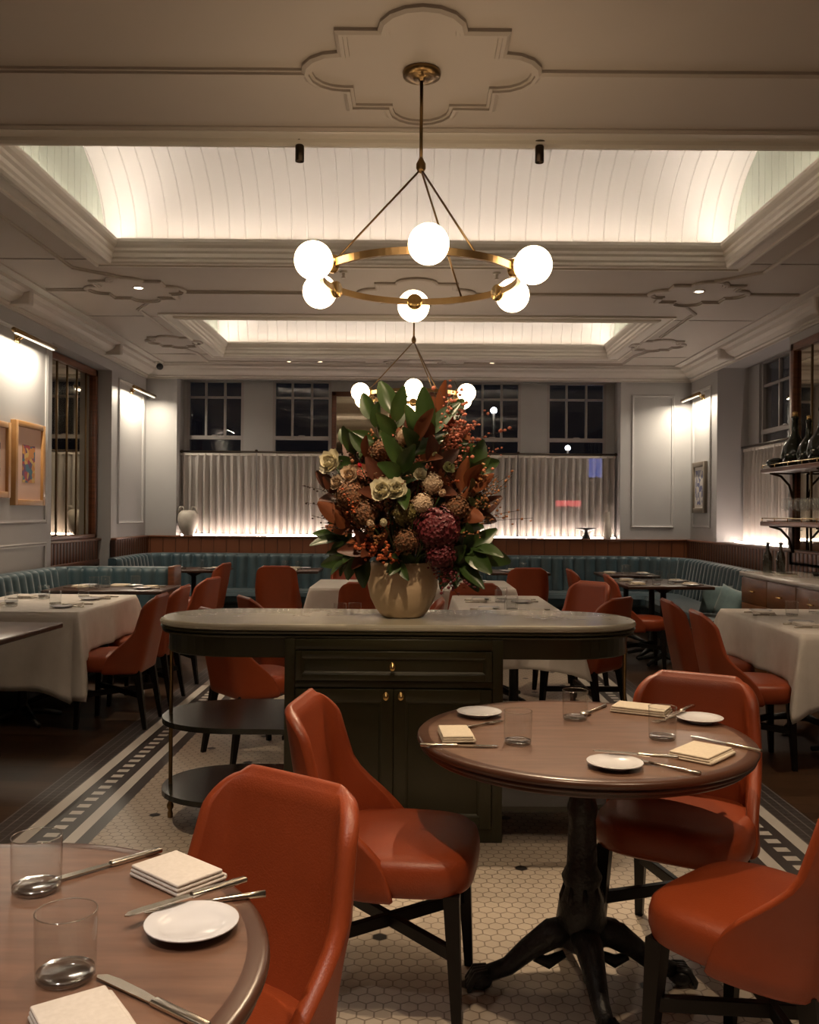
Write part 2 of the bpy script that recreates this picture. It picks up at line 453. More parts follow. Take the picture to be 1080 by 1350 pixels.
for i in range(0, len(xs), 2): p.append((xs[i], xs[i+1], YB+.35, YB+.5, ZL, 3.3))
wall('wall_back', p)
wall('wall_front', [(-4.1, 4.2, YF-.2, YF, 0, 3.4)])

# cornice
cor = MB()
path = [(XR, YF, ZC), (XR, YB, ZC), (XL, YB, ZC), (XL, YF, ZC)]
cor.sweep([(.30,0),(.30,-.014),(.27,-.014),(.265,-.004),(.2,-.004),(.195,-.03),(.17,-.04),(.15,-.045),(.135,-.075),(.10,-.10),(.06,-.115),(.04,-.12),(.04,-.135),(.018,-.145),(.018,-.165),(0,-.165)], path, False)
trim(cor.build('trim', M['ceiltrim']))
cb = MB()
for yy in (4.0, 7.55, 9.9):
    for xx, s in ((XL, 1), (XR, -1)):
        cb.rbox(min(xx, xx+s*.2), max(xx, xx+s*.2), yy-.045, yy+.045, ZC-.15, ZC-.01, .02, 3)
trim(cb.build('trim', M['ceiltrim']))

# wainscot
wl = MB()
for a in [(-2.2, 8.49, 10.18, -.19), (0, 10.18, YB, 0)]: wl.box(XL+a[3]-.01, XL+a[3]+.05, a[1], a[2], .12, ZL-.02)
wr = MB(); wr.box(XR-.05, XR+.01, 7.6, YB, .12, ZL-.02)
wb = MB(); wb.box(XL, XR, YB-.05, YB+.005, .12, ZL-.02)
trim(wl.build('trim', M['panely'])); trim(wr.build('trim', M['panely'])); trim(wb.build('trim', M['panelx']))
cp = MB()
cp.rbox(XL, XR, YB-.065, YB+.36, ZL-.02, ZL+.005, .006)
cp.rbox(XL, XL+.065, 10.18, YB, ZL-.02, ZL+.005, .006); cp.rbox(XL-.2, XL-.1, 8.49, 10.18, ZL-.02, ZL+.005, .006)
cp.rbox(XR-.065, XR+.02, 7.6, YB, ZL-.02, ZL+.005, .006); cp.rbox(XR-.05, XR+.38, 8.52, 10.52, ZL-.02, ZL+.005, .006)
cp.rbox(XL-.2, XL-.12, 8.49, 10.18, .80, .86, .006)
trim(cp.build('trim', M['brown']))
# wall panel mouldings
pm = MB()
def panel(plane, at, a0, a1, z0, z1, wd=.035):
    pr = [(0,0),(0,.012),(wd*.3,.02),(wd*.6,.014),(wd,.014),(wd,0)]
    if plane == 'L': pm.sweep(pr, [(at,a0,z0),(at,a1,z0),(at,a1,z1),(at,a0,z1)], True, up=(1,0,0))
    if plane == 'R': pm.sweep(pr, [(at,a1,z0),(at,a0,z0),(at,a0,z1),(at,a1,z1)], True, up=(-1,0,0))
    if plane == 'B': pm.sweep(pr, [(a0,at,z0),(a1,at,z0),(a1,at,z1),(a0,at,z1)], True, up=(0,-1,0))
panel('L', XL, 6.0, 8.36, 1.28, 2.95); panel('L', XL, 6.0, 8.36, .25, 1.11)
panel('L', XL, 3.0, 5.6, 1.28, 2.95); panel('L', XL, 3.0, 5.6, .25, 1.11)
panel('L', XL, 10.40, 11.36, 1.25, 2.92); panel('R', XR, 10.72, 11.40, 1.25, 2.94); panel('B', YB, 2.78, 3.32, 1.24, 2.915)
trim(pm.build('trim', M['trim']))

# windows
wn = [0]
def sash_window(x0, x1, y, z0, z1, zrail, ztr, nx=3, rot=None):
    wn[0] += 1
    w = MB(); t = .035
    w.box(x0-.0, x0+t, y-.03, y+.03, z0, z1); w.box(x1-t, x1, y-.03, y+.03, z0, z1)
    w.box(x0, x1, y-.03, y+.03, z1-t, z1); w.box(x0, x1, y-.03, y+.03, z0, z0+t)
    w.box(x0, x1, y-.035, y+.03, zrail-.025, zrail+.025)
    w.box(x0, x1, y-.02, y+.02, ztr-.014, ztr+.014)
    for k in range(1, nx):
        xx = x0 + (x1-x0)*k/nx; w.box(xx-.014, xx+.014, y-.02, y+.02, zrail, z1)
    w.rbox((x0+x1)/2-.04, (x0+x1)/2+.04, y-.05, y-.03, zrail+.02, zrail+.035, .004)
    o = struct(w.build('window_%d' % wn[0], M['sash'])); 
    g = MB(); g.box(x0+.01, x1-.01, y+.004, y+.008, z0+.01, z1-.01)
    go = g.build('window_glass', M['pane'], o)
    if rot:
        o.matrix_world = rot
    return o
for a, b in W4: sash_window(a, b, YB+.38, ZL, 3.12, 2.365, 2.89)
# right wall window (local x runs along -Y)
rot = Matrix.Translation((XR+.40, 10.15, 0)) @ Matrix.Rotation(-PI/2, 4, 'Z')
sash_window(0, 1.35, 0, ZL, 3.12, 2.33, 2.84, 3, rot)

# what the street shows at night beyond the panes
g = MB(); g.box(-4, 6, 12.0, 17, -.1, 0); struct(g.build('ground', M['black']))
def street(name, label, cat, loc, w, h, mt, ball=False):
    t = thing(name, label, cat, (loc[0], loc[1], 0)); z = loc[2]
    b = MB(); b.lathe([(0,0),(.08,0),(.08,.05),(.035,.08),(.03,z-.02),(0,z-.02)], 12); b.build('post', M['bronze'], t)
    b = MB()
    if ball: b.ball((0,0,z), w, sub=2)
    else: b.rbox(-w/2, w/2, -.03, .03, z-h/2, z+h/2, .02)
    b.build('lamp' if ball else 'lit_panel', mt, t)
street('street_sign', 'red lit sign glowing in the street behind the right sheer curtain', 'sign', (2.59, 15.0, 1.58), .42, .10, emis('red sign glow', (1,.12,.12), 1.6))
street('street_screen', 'small blue lit panel in the street behind the right sheer curtain', 'sign', (3.09, 15.2, 2.18), .26, .32, emis('blue panel glow', (.2,.3,1), .7))
street('street_lamp', 'white street lamp seen through the third back window', 'lamp', (1.395, 15.5, 3.16), .055, 0, emis('street lamp glow', (.8,.9,1), 14), True)
street('street_lamp', 'small white street lamp seen low in the fourth back window', 'lamp', (2.66, 15.5, 2.53), .045, 0, bpy.data.materials['street lamp glow'], True)

# ------------------------------------------------------------------ camera
cam = bpy.data.cameras.new('camera'); co = bpy.data.objects.new('camera', cam); col.objects.link(co)
th, pt, rl = 2/1200, 1.5/1200, .008
R0 = Vector((math.cos(th), math.sin(th), 0)); F = Vector((-math.sin(th)*math.cos(pt), math.cos(th)*math.cos(pt), math.sin(pt))); U0 = R0.cross(F)
Rr = R0*math.cos(rl) + U0*math.sin(rl); Uu = U0*math.cos(rl) - R0*math.sin(rl)
mw = Matrix((( Rr.x, Uu.x, -F.x, 0), (Rr.y, Uu.y, -F.y, 0), (Rr.z, Uu.z, -F.z, 1.40), (0,0,0,1)))
co.matrix_world = mw
cam.sensor_fit = 'HORIZONTAL'; cam.sensor_width = 36; cam.lens = 36*1200/1080; cam.clip_start = .05; cam.clip_end = 100
scene.camera = co
scene.cycles.transparent_max_bounces = 32
scene.view_settings.view_transform = 'Standard'; scene.view_settings.look = 'None'
scene.view_settings.exposure = 1.08; scene.view_settings.gamma = 1
wd = bpy.data.worlds.new('night'); scene.world = wd; wd.use_nodes = True
wd.node_tree.nodes['Background'].inputs[0].default_value = (.003,.003,.004,1); wd.node_tree.nodes['Background'].inputs[1].default_value = .5

# ------------------------------------------------------------------ lights
def spot(loc, aim, power, ang=70, blend=.6, colr=(1,.74,.48), size=.03, name='downlight_beam'):
    l = bpy.data.lights.new(name, 'SPOT'); l.energy = power; l.spot_size = R(ang); l.spot_blend = blend; l.color = colr; l.shadow_soft_size = size
    o = bpy.data.objects.new(name, l); col.objects.link(o); o.location = loc
    d = Vector(aim) - Vector(loc); o.rotation_euler = d.to_track_quat('-Z', 'Y').to_euler(); return o
def area(loc, aim, power, sx, sy, colr=(1,.80,.56), name='lamp_light'):
    l = bpy.data.lights.new(name, 'AREA'); l.shape = 'RECTANGLE'; l.size = sx; l.size_y = sy; l.energy = power; l.color = colr
    o = bpy.data.objects.new(name, l); col.objects.link(o); o.location = loc
    d = Vector(aim) - Vector(loc); o.rotation_euler = d.to_track_quat('-Z', 'Y').to_euler(); return o
W_ = (1, .79, .54)
# picture lamps wash the wall below them
for (x, y, z, s, L, P) in ((XL, 7.72, 2.82, 1, .8, 9), (XL, 10.89, 2.80, 1, .8, 9), (XR, 11.02, 2.80, -1, .66, 9)):
    area((x+s*.155, y, z), (x+s*.03, y, 1.6), P*1.15, L, .02, (1, .86, .66), 'picture_lamp_light')
# ceiling downlights plus added unseen spots: pools on the tables and the aisle
for x, y, P, a in ((-2.26,7.49,30,70),(2.35,7.47,30,70),(-1.12,11.1,12,60),(.97,11.1,12,60),(-1.5,11.1,12,60),(-2.3,4.0,32,70),(2.4,4.0,32,70),(0,1.6,40,85),(-1.0,.6,34,80),(1.2,1.3,34,80)):
    spot((x, y, ZC-.02), (x, y, 0), P*(1.9 if (x, y) == (-1.0, .6) else 1.5), a, colr=(1,.86,.74) if x < -.9 and y < 2 else (1,.74,.48))
spot((-.565,4.50,ZC-.12), (-.1,4.2,1.3), 50, 45); spot((.62,4.49,ZC-.12), (.5,2.75,.75), 125, 50)
spot((.03,2.45,ZC-.02), (-.03,4.15,1.45), 85, 34, .8)  # added spot that brightens the flower fronts; out of view, no fitting built
# ------------------------------------------------------------------ ceiling fittings
def make_chandelier():
    t = thing('ring_chandelier', '', 'chandelier')
    b = MB(); b.lathe([(.0,0),(.078,0),(.08,-.006),(.078,-.022),(.05,-.028),(.012,-.03),(.012,-.04),(0,-.04)], 32); b.build('canopy', M['brass'], t)
    b = MB(); b.tube([(0,0,-.03),(0,0,-.40)], .0075, 10); b.build('stem', M['brass'], t)
    b = MB(); b.lathe([(0,-.425),(.012,-.42),(.02,-.405),(.02,-.385),(.012,-.37),(.008,-.36)], 16); b.build('hub', M['brass'], t)
    zr = -.865; rr = .41
    b = MB(); b.lathe([(rr-.008,zr-.014),(rr+.008,zr-.014),(rr+.008,zr+.014),(rr-.008,zr+.014),(rr-.008,zr-.014)], 96, smooth=False, cap0=False, cap1=False); b.build('ring', M['ringbrass'], t)
    for a in (300, 62, 182):
        b = MB(); b.tube([(.012*math.cos(R(a)), .012*math.sin(R(a)), -.42), (rr*math.cos(R(a)), rr*math.sin(R(a)), zr+.01)], .0045, 8); b.build('suspension_rod', M['brass'], t)
    for k in range(6):
        a = R(60*k+30+3); e = Vector((math.cos(a), math.sin(a), 0))
        b = MB(); Mx = Matrix.Translation(e*rr + Vector((0,0,zr))) @ e.to_track_quat('Z', 'Y').to_matrix().to_4x4()
        b.lathe([(0,-.012),(.034,-.012),(.036,-.008),(.036,.016),(.03,.02),(0,.02)], 20, M=Mx); h = b.build('lamp_holder', M['brassb'], t)
        g = MB(); c = e*(rr+.085) + Vector((0,0,zr)); g.ball(c, .0745, sub=4); g.build('glass_globe', M['globe'], h)
    return t
CH = Kind(make_chandelier)
CH.put((.03, 3.79, ZC), 0, 'near brass ring chandelier with six lit opal globes')
CH.put((.012, 7.6, ZC), R(-3), 'far brass ring chandelier half hidden behind the tall flowers')

def mk():
    t = thing('ceiling_spotlight', '', 'spotlight')
    b = MB(); b.lathe([(0,0),(.03,0),(.03,-.008),(.006,-.01),(.006,-.03),(0,-.03)], 20); b.build('mount', M['bronze'], t)
    b = MB(); b.lathe([(0,-.025),(.021,-.025),(.022,-.03),(.022,-.105),(.019,-.105),(.019,-.09),(0,-.09)], 20); b.build('lamp_body', M['bronze'], t); return t
SP = Kind(mk)
SP.put((-.565, 4.50, ZC), 0, 'small bronze cylinder spotlight left of the chandelier rod'); SP.put((.62, 4.49, ZC), 0, 'small bronze cylinder spotlight right of the chandelier rod')
def mk():
    t = thing('recessed_downlight', '', 'downlight')
    b = MB(); b.lathe([(.034,-.001),(.048,-.001),(.048,-.006),(.036,-.006),(.034,-.001)], 24, cap0=False, cap1=False); b.build('bezel', M['ceiltrim'], t)
    b = MB(); b.lathe([(0,-.002),(.035,-.002),(.035,-.0035),(0,-.0035)], 20); b.build('lamp', M['downlight'], t); return t
DL = Kind(mk)
DLS = [(-2.26,7.49,'recessed downlight inside the left plaster quatrefoil'), (2.35,7.47,'recessed downlight inside the right plaster quatrefoil'), (-1.12,11.1,'small recessed downlight, right one of the pair by the back windows left of the flowers'), (-1.5,11.1,'small recessed downlight, left one of the pair by the back windows'), (.97,11.1,'small recessed downlight near the back wall right of the flowers')]
for x, y, lb in DLS: DL.put((x, y, ZC), 0, lb)
def mk():
    t = thing('fire_sprinkler', '', 'sprinkler')
    b = MB(); b.lathe([(0,0),(.03,0),(.03,-.006),(.02,-.012),(0,-.012)], 16); b.build('rosette', M['cream'], t)
    b = MB(); b.lathe([(0,-.01),(.01,-.012),(.008,-.04),(.018,-.045),(.018,-.05),(0,-.05)], 12); b.build('nozzle', M['cream'], t); return t
SK = Kind(mk)
SK.put((-.53, 6.95, ZC), 0, 'tiny white sprinkler head seen inside the ring at left'); SK.put((.64, 6.95, ZC), 0, 'tiny white sprinkler head seen inside the ring at right')
t = thing('security_camera', 'small dark security camera in the left back ceiling corner', 'camera', (-3.13, 11.2, ZC))
b = MB(); b.lathe([(0,0),(.05,0),(.05,-.03),(0,-.03)], 20); b.build('mount', M['cream'], t)
b = MB(); b.ball((.03,-.03,-.065), .042, sub=3); b.tube([(0,0,-.02),(.02,-.02,-.05)], .015); b.build('lens_dome', M['black'], t)

def picture_light(plane, at, y0, y1, z, label):
    s = 1 if plane == 'L' else -1
    t = thing('picture_light', label, 'wall light', (at, (y0+y1)/2, z)); L = y1-y0
    b = MB(); b.rbox(0, s*.012, -.05, .05, -.03, .03, .005) if s > 0 else b.rbox(-.012, 0, -.05, .05, -.03, .03, .005)
    b.build('wall_plate', M['brassb'], t)
    for k in (-.07, .07):
        b = MB(); b.tube([(s*.01,k*.4,0),(s*.06,k*.7,.04),(s*.12,k,.03),(s*.15,k,0)], .006, 8); b.build('arm', M['brassb'], t)
    b = MB(); b.tube([(s*.16,-L/2,0),(s*.16,L/2,0)], .02, 12); b.ball((s*.16,-L/2,0), .021); b.ball((s*.16,L/2,0), .021); b.build('lamp_tube', M['brass'], t)
    b = MB(); b.rbox(min(s*.148,s*.17), max(s*.148,s*.17), -L/2+.03, L/2-.03, -.026, -.019, .002); b.build('lamp', M['piclamp'], t)
    return t
picture_light('L', XL, 7.30, 8.14, 2.85, 'brass picture light above the framed prints on the left wall')
picture_light('L', XL, 10.46, 11.32, 2.83, 'brass picture light on the narrow left pier by the back corner')
picture_light('R', XR, 10.68, 11.36, 2.83, 'brass picture light on the right pier above the small picture')

# ------------------------------------------------------------------ mirrors
def mirror(name, label, x, y0, y1, z0, z1, s, nv, hor, fw=.07):
    t = thing(name, label, 'mirror', (x, (y0+y1)/2, z0)); L = (y1-y0)/2; H = z1-z0
    def bx(b, xa, xb, *a, **k): b.rbox(min(xa,xb), max(xa,xb), *a, **k)
    b = MB(); bx(b, s*.004, s*.012, -L+.02, L-.02, .02, H-.02, .001, 1); b.build('mirror_glass', M['mirror'], t)
    b = MB()
    bx(b, 0, s*.05, -L, -L+fw, 0, H, .006); bx(b, 0, s*.05, L-fw, L, 0, H, .006); bx(b, 0, s*.05, -L, L, H-fw, H, .006); bx(b, 0, s*.05, -L, L, 0, .04, .006)
    b.build('frame', M['brown'], t)
    for k in range(1, nv):
        yy = -L + 2*L*k/nv
        b = MB(); bx(b, s*.008, s*.022, yy-.008, yy+.008, .03, H-.06, .003); b.build('glazing_bar', M['bronzeb'], t)
    for z in hor:
        b = MB(); bx(b, s*.008, s*.024, -L+.05, L-.05, z-.01, z+.01, .003); b.build('glazing_bar', M['brass'], t)
    return t
mirror('wall_mirror', 'tall brown framed antique mirror in the left wall recess', XL-.19, 8.52, 10.14, 1.10, 2.96, 1, 6, [])
mirror('bar_mirror', 'tall brown framed mirror with brass glazing bars behind the bar shelves', XR, 5.4, 8.38, .95, 2.98, -1, 8, [])
t = thing('gilt_mirror', 'brown framed mirror on the back wall behind the flowers, full of warm reflections', 'mirror', (-.22, YB+.34, 2.05))
b = MB(); b.box(-.78, .78, -.012, -.006, -.9, .88); b.build('mirror_glass', M['mirror'], t)
b = MB()
for q in ((-.82,-.76,-.94,.92),(.76,.82,-.94,.92),(-.82,.82,.86,.92),(-.82,.82,-.94,-.88)): b.rbox(q[0], q[1], -.04, 0, q[2], q[3], .006)
b.build('frame', M['brown'], t)

# ------------------------------------------------------------------ curtains
def curtain(name, label, x0, x1, y, z0, z1, n, mt=M['sheer'], rot=None, parts=True, seed=1):
    rr = random.Random(seed); ph = [rr.uniform(-.5,.5) for _ in range(n+2)]; am = [rr.uniform(.6,1.2) for _ in range(n+2)]
    b = MB(); N = n*14+1; J = 9
    def fn(u, v):
        q = u*n; k = int(q); fr = q-k; p = ph[k]*(1-fr)+ph[min(k+1,n)]*fr; a = am[k]*(1-fr)+am[min(k+1,n)]*fr
        s = math.sin(2*PI*q + p*1.2)
        g = .35+.65*min(1, (1-v)*4)
        return (x0+(x1-x0)*u + .008*math.sin(4*PI*q)*g, y + (.045*a*s)*g, z0+(z1-z0)*v)
    b.grid(fn, N, J)
    o = b.build(name, mt); tag(o, label, 'curtain', 'sheer pleated cafe curtains')
    h = MB(); h.rbox(x0, x1, y-.012, y+.012, z1-.03, z1+.005, .004); h.build('curtain_heading', M['cloth'], o)
    if rot: o.matrix_world = rot
    return o
def rod(name, label, pts, ends):
    t = thing(name, label, 'curtain rod', pts[0])
    p0 = Vector(pts[0]); b = MB(); b.tube([(0,0,0), Vector(pts[1])-p0], .012, 10); b.build('rod', M['bronze'], t)
    for e in ends:
        b = MB(); b.ball(Vector(e)-p0, .022); b.build('finial', M['bronze'], t)
    return t
cz = 2.15
for x0, x1, n_, lb in ((-2.98,-2.0,11,'sheer pleated curtain behind the white stoneware vase at far left'), (-1.98,-.9,12,'sheer white pleated curtain left of the flowers on the back wall'), (-.88,.55,16,'sheer white pleated curtain directly behind the flower arrangement'), (.57,1.36,9,'sheer white pleated curtain just right of the flowers on the back wall'), (1.38,2.62,14,'sheer pleated curtain behind the dark bowl at the right of the back wall')):
    curtain('cafe_curtain', lb, x0, x1, YB+.19, ZL+.006, cz, n_, seed=n_)
rod('curtain_rod', 'dark bronze curtain rod across the back wall windows', ((-3.0, YB+.17, cz+.02), (2.66, YB+.17, cz+.02)), [(-1.99, YB+.17, cz+.03), (-.89, YB+.17, cz+.03), (1.37, YB+.17, cz+.03), (2.62, YB+.17, cz+.02), (-2.95, YB+.17, cz+.02)])
rot = Matrix.Translation((XR+.30, 10.48, 0)) @ Matrix.Rotation(-PI/2, 4, 'Z')
curtain('cafe_curtain', 'sheer white pleated curtain in the right wall window beside the bar shelves', 0, 1.94, 0, ZL+.006, 2.16, 21, rot=rot, seed=9)
rod('curtain_rod', 'dark bronze curtain rod across the right wall window', ((XR+.28, 10.5, 2.185), (XR+.28, 8.54, 2.185)), [])
b = MB(); b.box(-2.93, 2.60, YB+.085, YB+.10, ZL+.005, ZL+.02); tag(b.build('ledge_light_strip', M['ledgelight']), 'glowing light strip along the ledge below the back wall curtains', 'light')
b = MB(); b.box(XR+.20, XR+.215, 8.56, 10.48, ZL+.005, ZL+.02); tag(b.build('ledge_light_strip', M['ledgelight']), 'glowing light strip along the ledge below the right wall curtain', 'light')

# ------------------------------------------------------------------ pictures
def picture(label, plane, at, y0, y1, z0, z1, fm, fw, art, depth=.045, mount=.0, matc=M['cloth']):
    s = 1 if plane == 'L' else -1
    t = thing('framed_picture', label, 'picture', (at, (y0+y1)/2, z0)); L = (y1-y0)/2; H = z1-z0
    def bx(b, xa, xb, *a, **k): b.rbox(min(xa,xb), max(xa,xb), *a, **k)
    b = MB(); bx(b,0,s*depth,-L,-L+fw,0,H,.004); bx(b,0,s*depth,L-fw,L,0,H,.004); bx(b,0,s*depth,-L+fw,L-fw,0,fw,.004); bx(b,0,s*depth,-L+fw,L-fw,H-fw,H,.004); b.build('frame', fm, t)
    b = MB(); bx(b, 0, s*depth*.5, -L+fw*.8, L-fw*.8, fw*.8, H-fw*.8, .001, 1); b.build('mount_board', matc, t)
    b = MB(); q = fw+mount; bx(b, s*depth*.5, s*depth*.55, -L+q, L-q, q*1.1, H-q*1.1, .0005, 1); b.build('print', art, t)
    return t
FR = noisy('light oak frame', (.5,.27,.1), (.42,.21,.075), 8, .4)
GR = mat('taupe frame', (.15,.12,.09), .5)
pk = mat('pale pink mount', (.66,.44,.34), .7)
A1 = artmat('print red and teal', (.6,.4,.3), [(.55,.22,.05),(.35,.03,.05),(.04,.14,.2),(.6,.4,.12),(.12,.04,.12)], 2.2)
A2 = artmat('print blue figure', (.6,.58,.55), [(.55,.52,.5),(.10,.11,.24),(.58,.55,.52),(.25,.25,.33)], 5.1)
A3 = artmat('print dark red', (.6,.5,.5), [(.5,.4,.38),(.08,.03,.1),(.35,.03,.06),(.6,.5,.45)], 7.4)
picture('oak framed print in red, teal and orange on the left wall', 'L', XL, 7.61, 8.23, 1.44, 2.16, FR, .05, A1, .05, .13, pk)
picture('oak framed print cut by the left edge of the photo', 'L', XL, 6.9, 7.52, 1.5, 2.12, FR, .05, A3, .05, .1, pk)
picture('small taupe framed blue figure print on the right pier', 'R', XR, 10.85, 11.33, 1.43, 2.05, GR, .06, A2, .04, .03, M['cloth'])

# ------------------------------------------------------------------ banquettes
def channel_back(b, pts, z0, z1, lean=.07, chan=.135, dep=.045):
    """padded upright channels along a path; pts along the front foot of the back"""
    P = [Vector((x, y, 0)) for x, y in pts]
    seg = [(P[i+1]-P[i]).length for i in range(len(P)-1)]; tot = sum(seg); n = max(1, round(tot/chan))
    def at(s):
        for i, L in enumerate(seg):
            if s <= L or i == len(seg)-1:
                d = (P[i+1]-P[i]).normalized(); return P[i]+d*s, d
            s -= L
    def nrm(s):
        e = .09; a, _ = at(max(0, s-e)); c, _ = at(min(tot, s+e)); d = (c-a).normalized(); return Vector((d.y, -d.x, 0))   # to the right of travel = towards the sitter
    sub = 7
    def fn(u, v):
        s = u*tot; p, _ = at(s); nn = nrm(s); q = (u*n) % 1.0
        bul = math.sqrt(max(0, 1-(2*q-1)**2))*dep
        if v < .8:
            t = v/.8; z = z0+(z1-.03-z0)*t; off = (1-t)*lean + bul
        elif v < .92:
            t = (v-.8)/.12; z = z1-.03+.03*math.sin(t*PI/2); off = bul*(1-.3*t) - .05*(1-math.cos(t*PI/2))
        else:
            t = (v-.92)/.08; z = z1; off = bul*.7*(1-t) - .05 - .03*t
        return p + nn*off + Vector((0,0,z))
    b.grid(fn, n*sub+1, 17)
def banquette(name, label, back, seatpoly, endz=None, zt=.885, chan=.135):
    t = thing(name, label, 'banquette', (back[0][0], back[0][1], 0)); o = Vector((back[0][0], back[0][1], 0))
    rel = [(x-o.x, y-o.y) for x, y in back]
    b = MB(); channel_back(b, rel, .44, zt, chan=chan); b.build('backrest', M['teal'], t)
    # carcass behind the padding
    b = MB(); path = [(x, y, 0) for x, y in rel]
    b.sweep([(.0,.1),(.0,zt-.01),(.09,zt-.01),(.09,.1)], path, False); b.build('back_panel', M['teal'], t)
    b = MB(); b.sweep([(0,.30),(-.48,.30),(-.52,.33),(-.53,.40),(-.50,.445),(-.42,.46),(-.02,.46),(0,.45)], path, False, smooth=False); b.build('seat', M['teal'], t)
    b = MB(); b.sweep([(0,.0),(-.46,.0),(-.46,.30),(0,.30)], path, False); b.build('base', M['tealbase'], t)
    return t
def corner(cx, cy, r, a0, a1, n=6): return [(cx+r*math.cos(R(a0+(a1-a0)*k/n)), cy+r*math.sin(R(a0+(a1-a0)*k/n))) for k in range(n+1)]
# right of travel faces the room: travel left wall (north), then east, then south
bk = [(-3.22, 9.95)] + corner(-2.92, 11.02, .30, 180, 90) + corner(2.7, 10.72, .60, 90, 0) + [(3.26, 9.6), (3.18, 8.15)]
banquette('corner_banquette', 'long teal channelled banquette running along the whole back wall and round the right corner', bk, None)
banquette('corner_banquette', 'teal channelled corner banquette along the left wall with its back to the rear tables', [(-3.22, 4.2), (-3.22, 7.9)] + corner(-2.97, 8.15, .25, 180, 90, 4) + [(-2.22, 8.40)], None)
b = MB(); b.rbox(-.03, .03, -.13, .13, 0, .90, .012); tag(b.build('end_panel', M['brown'], None, (-2.17, 8.37, 0)), 'brown wooden end panel closing the left teal banquette', 'panel')
def mk():
    b = MB()
    v = []; fcs = []
    def P(i, j, s):
        x = (i/12-.5)*2; y = (j/12-.5)*2
        pinch = 1-.10*(1-abs(x)**2)*(abs(y)) ; pinch2 = 1-.10*(1-abs(y)**2)*(abs(x))
        h = .065*(max(0, (1-x**4)*(1-y**4)))**.5
        return (x*.2*pinch2, s*h, y*.2*pinch)
    N = 13
    for s in (1, -1):
        o = len(v)
        for i in range(N):
            for j in range(N): v.append(P(i, j, s))
        for i in range(N-1):
            for j in range(N-1):
                q = (o+i*N+j, o+(i+1)*N+j, o+(i+1)*N+j+1, o+i*N+j+1); fcs.append(q if s > 0 else q[::-1])
    b.add(v, fcs, 0, True)
    o = b.build('cushion', M['cushion'], weld=True); return tag(o, '', 'cushion')
CU = Kind(mk)
CU.put((2.90, 8.66, .60), scale=(.78,.8,.74), label='pale teal cushion on the right banquette, left one of the pair', rot=(R(-18), 0, R(-48)))
CU.put((2.93, 8.34, .60), scale=(.78,.8,.74), label='pale teal cushion on the right banquette, right one beside the bar cabinet', rot=(R(-16), R(12), R(-62)))

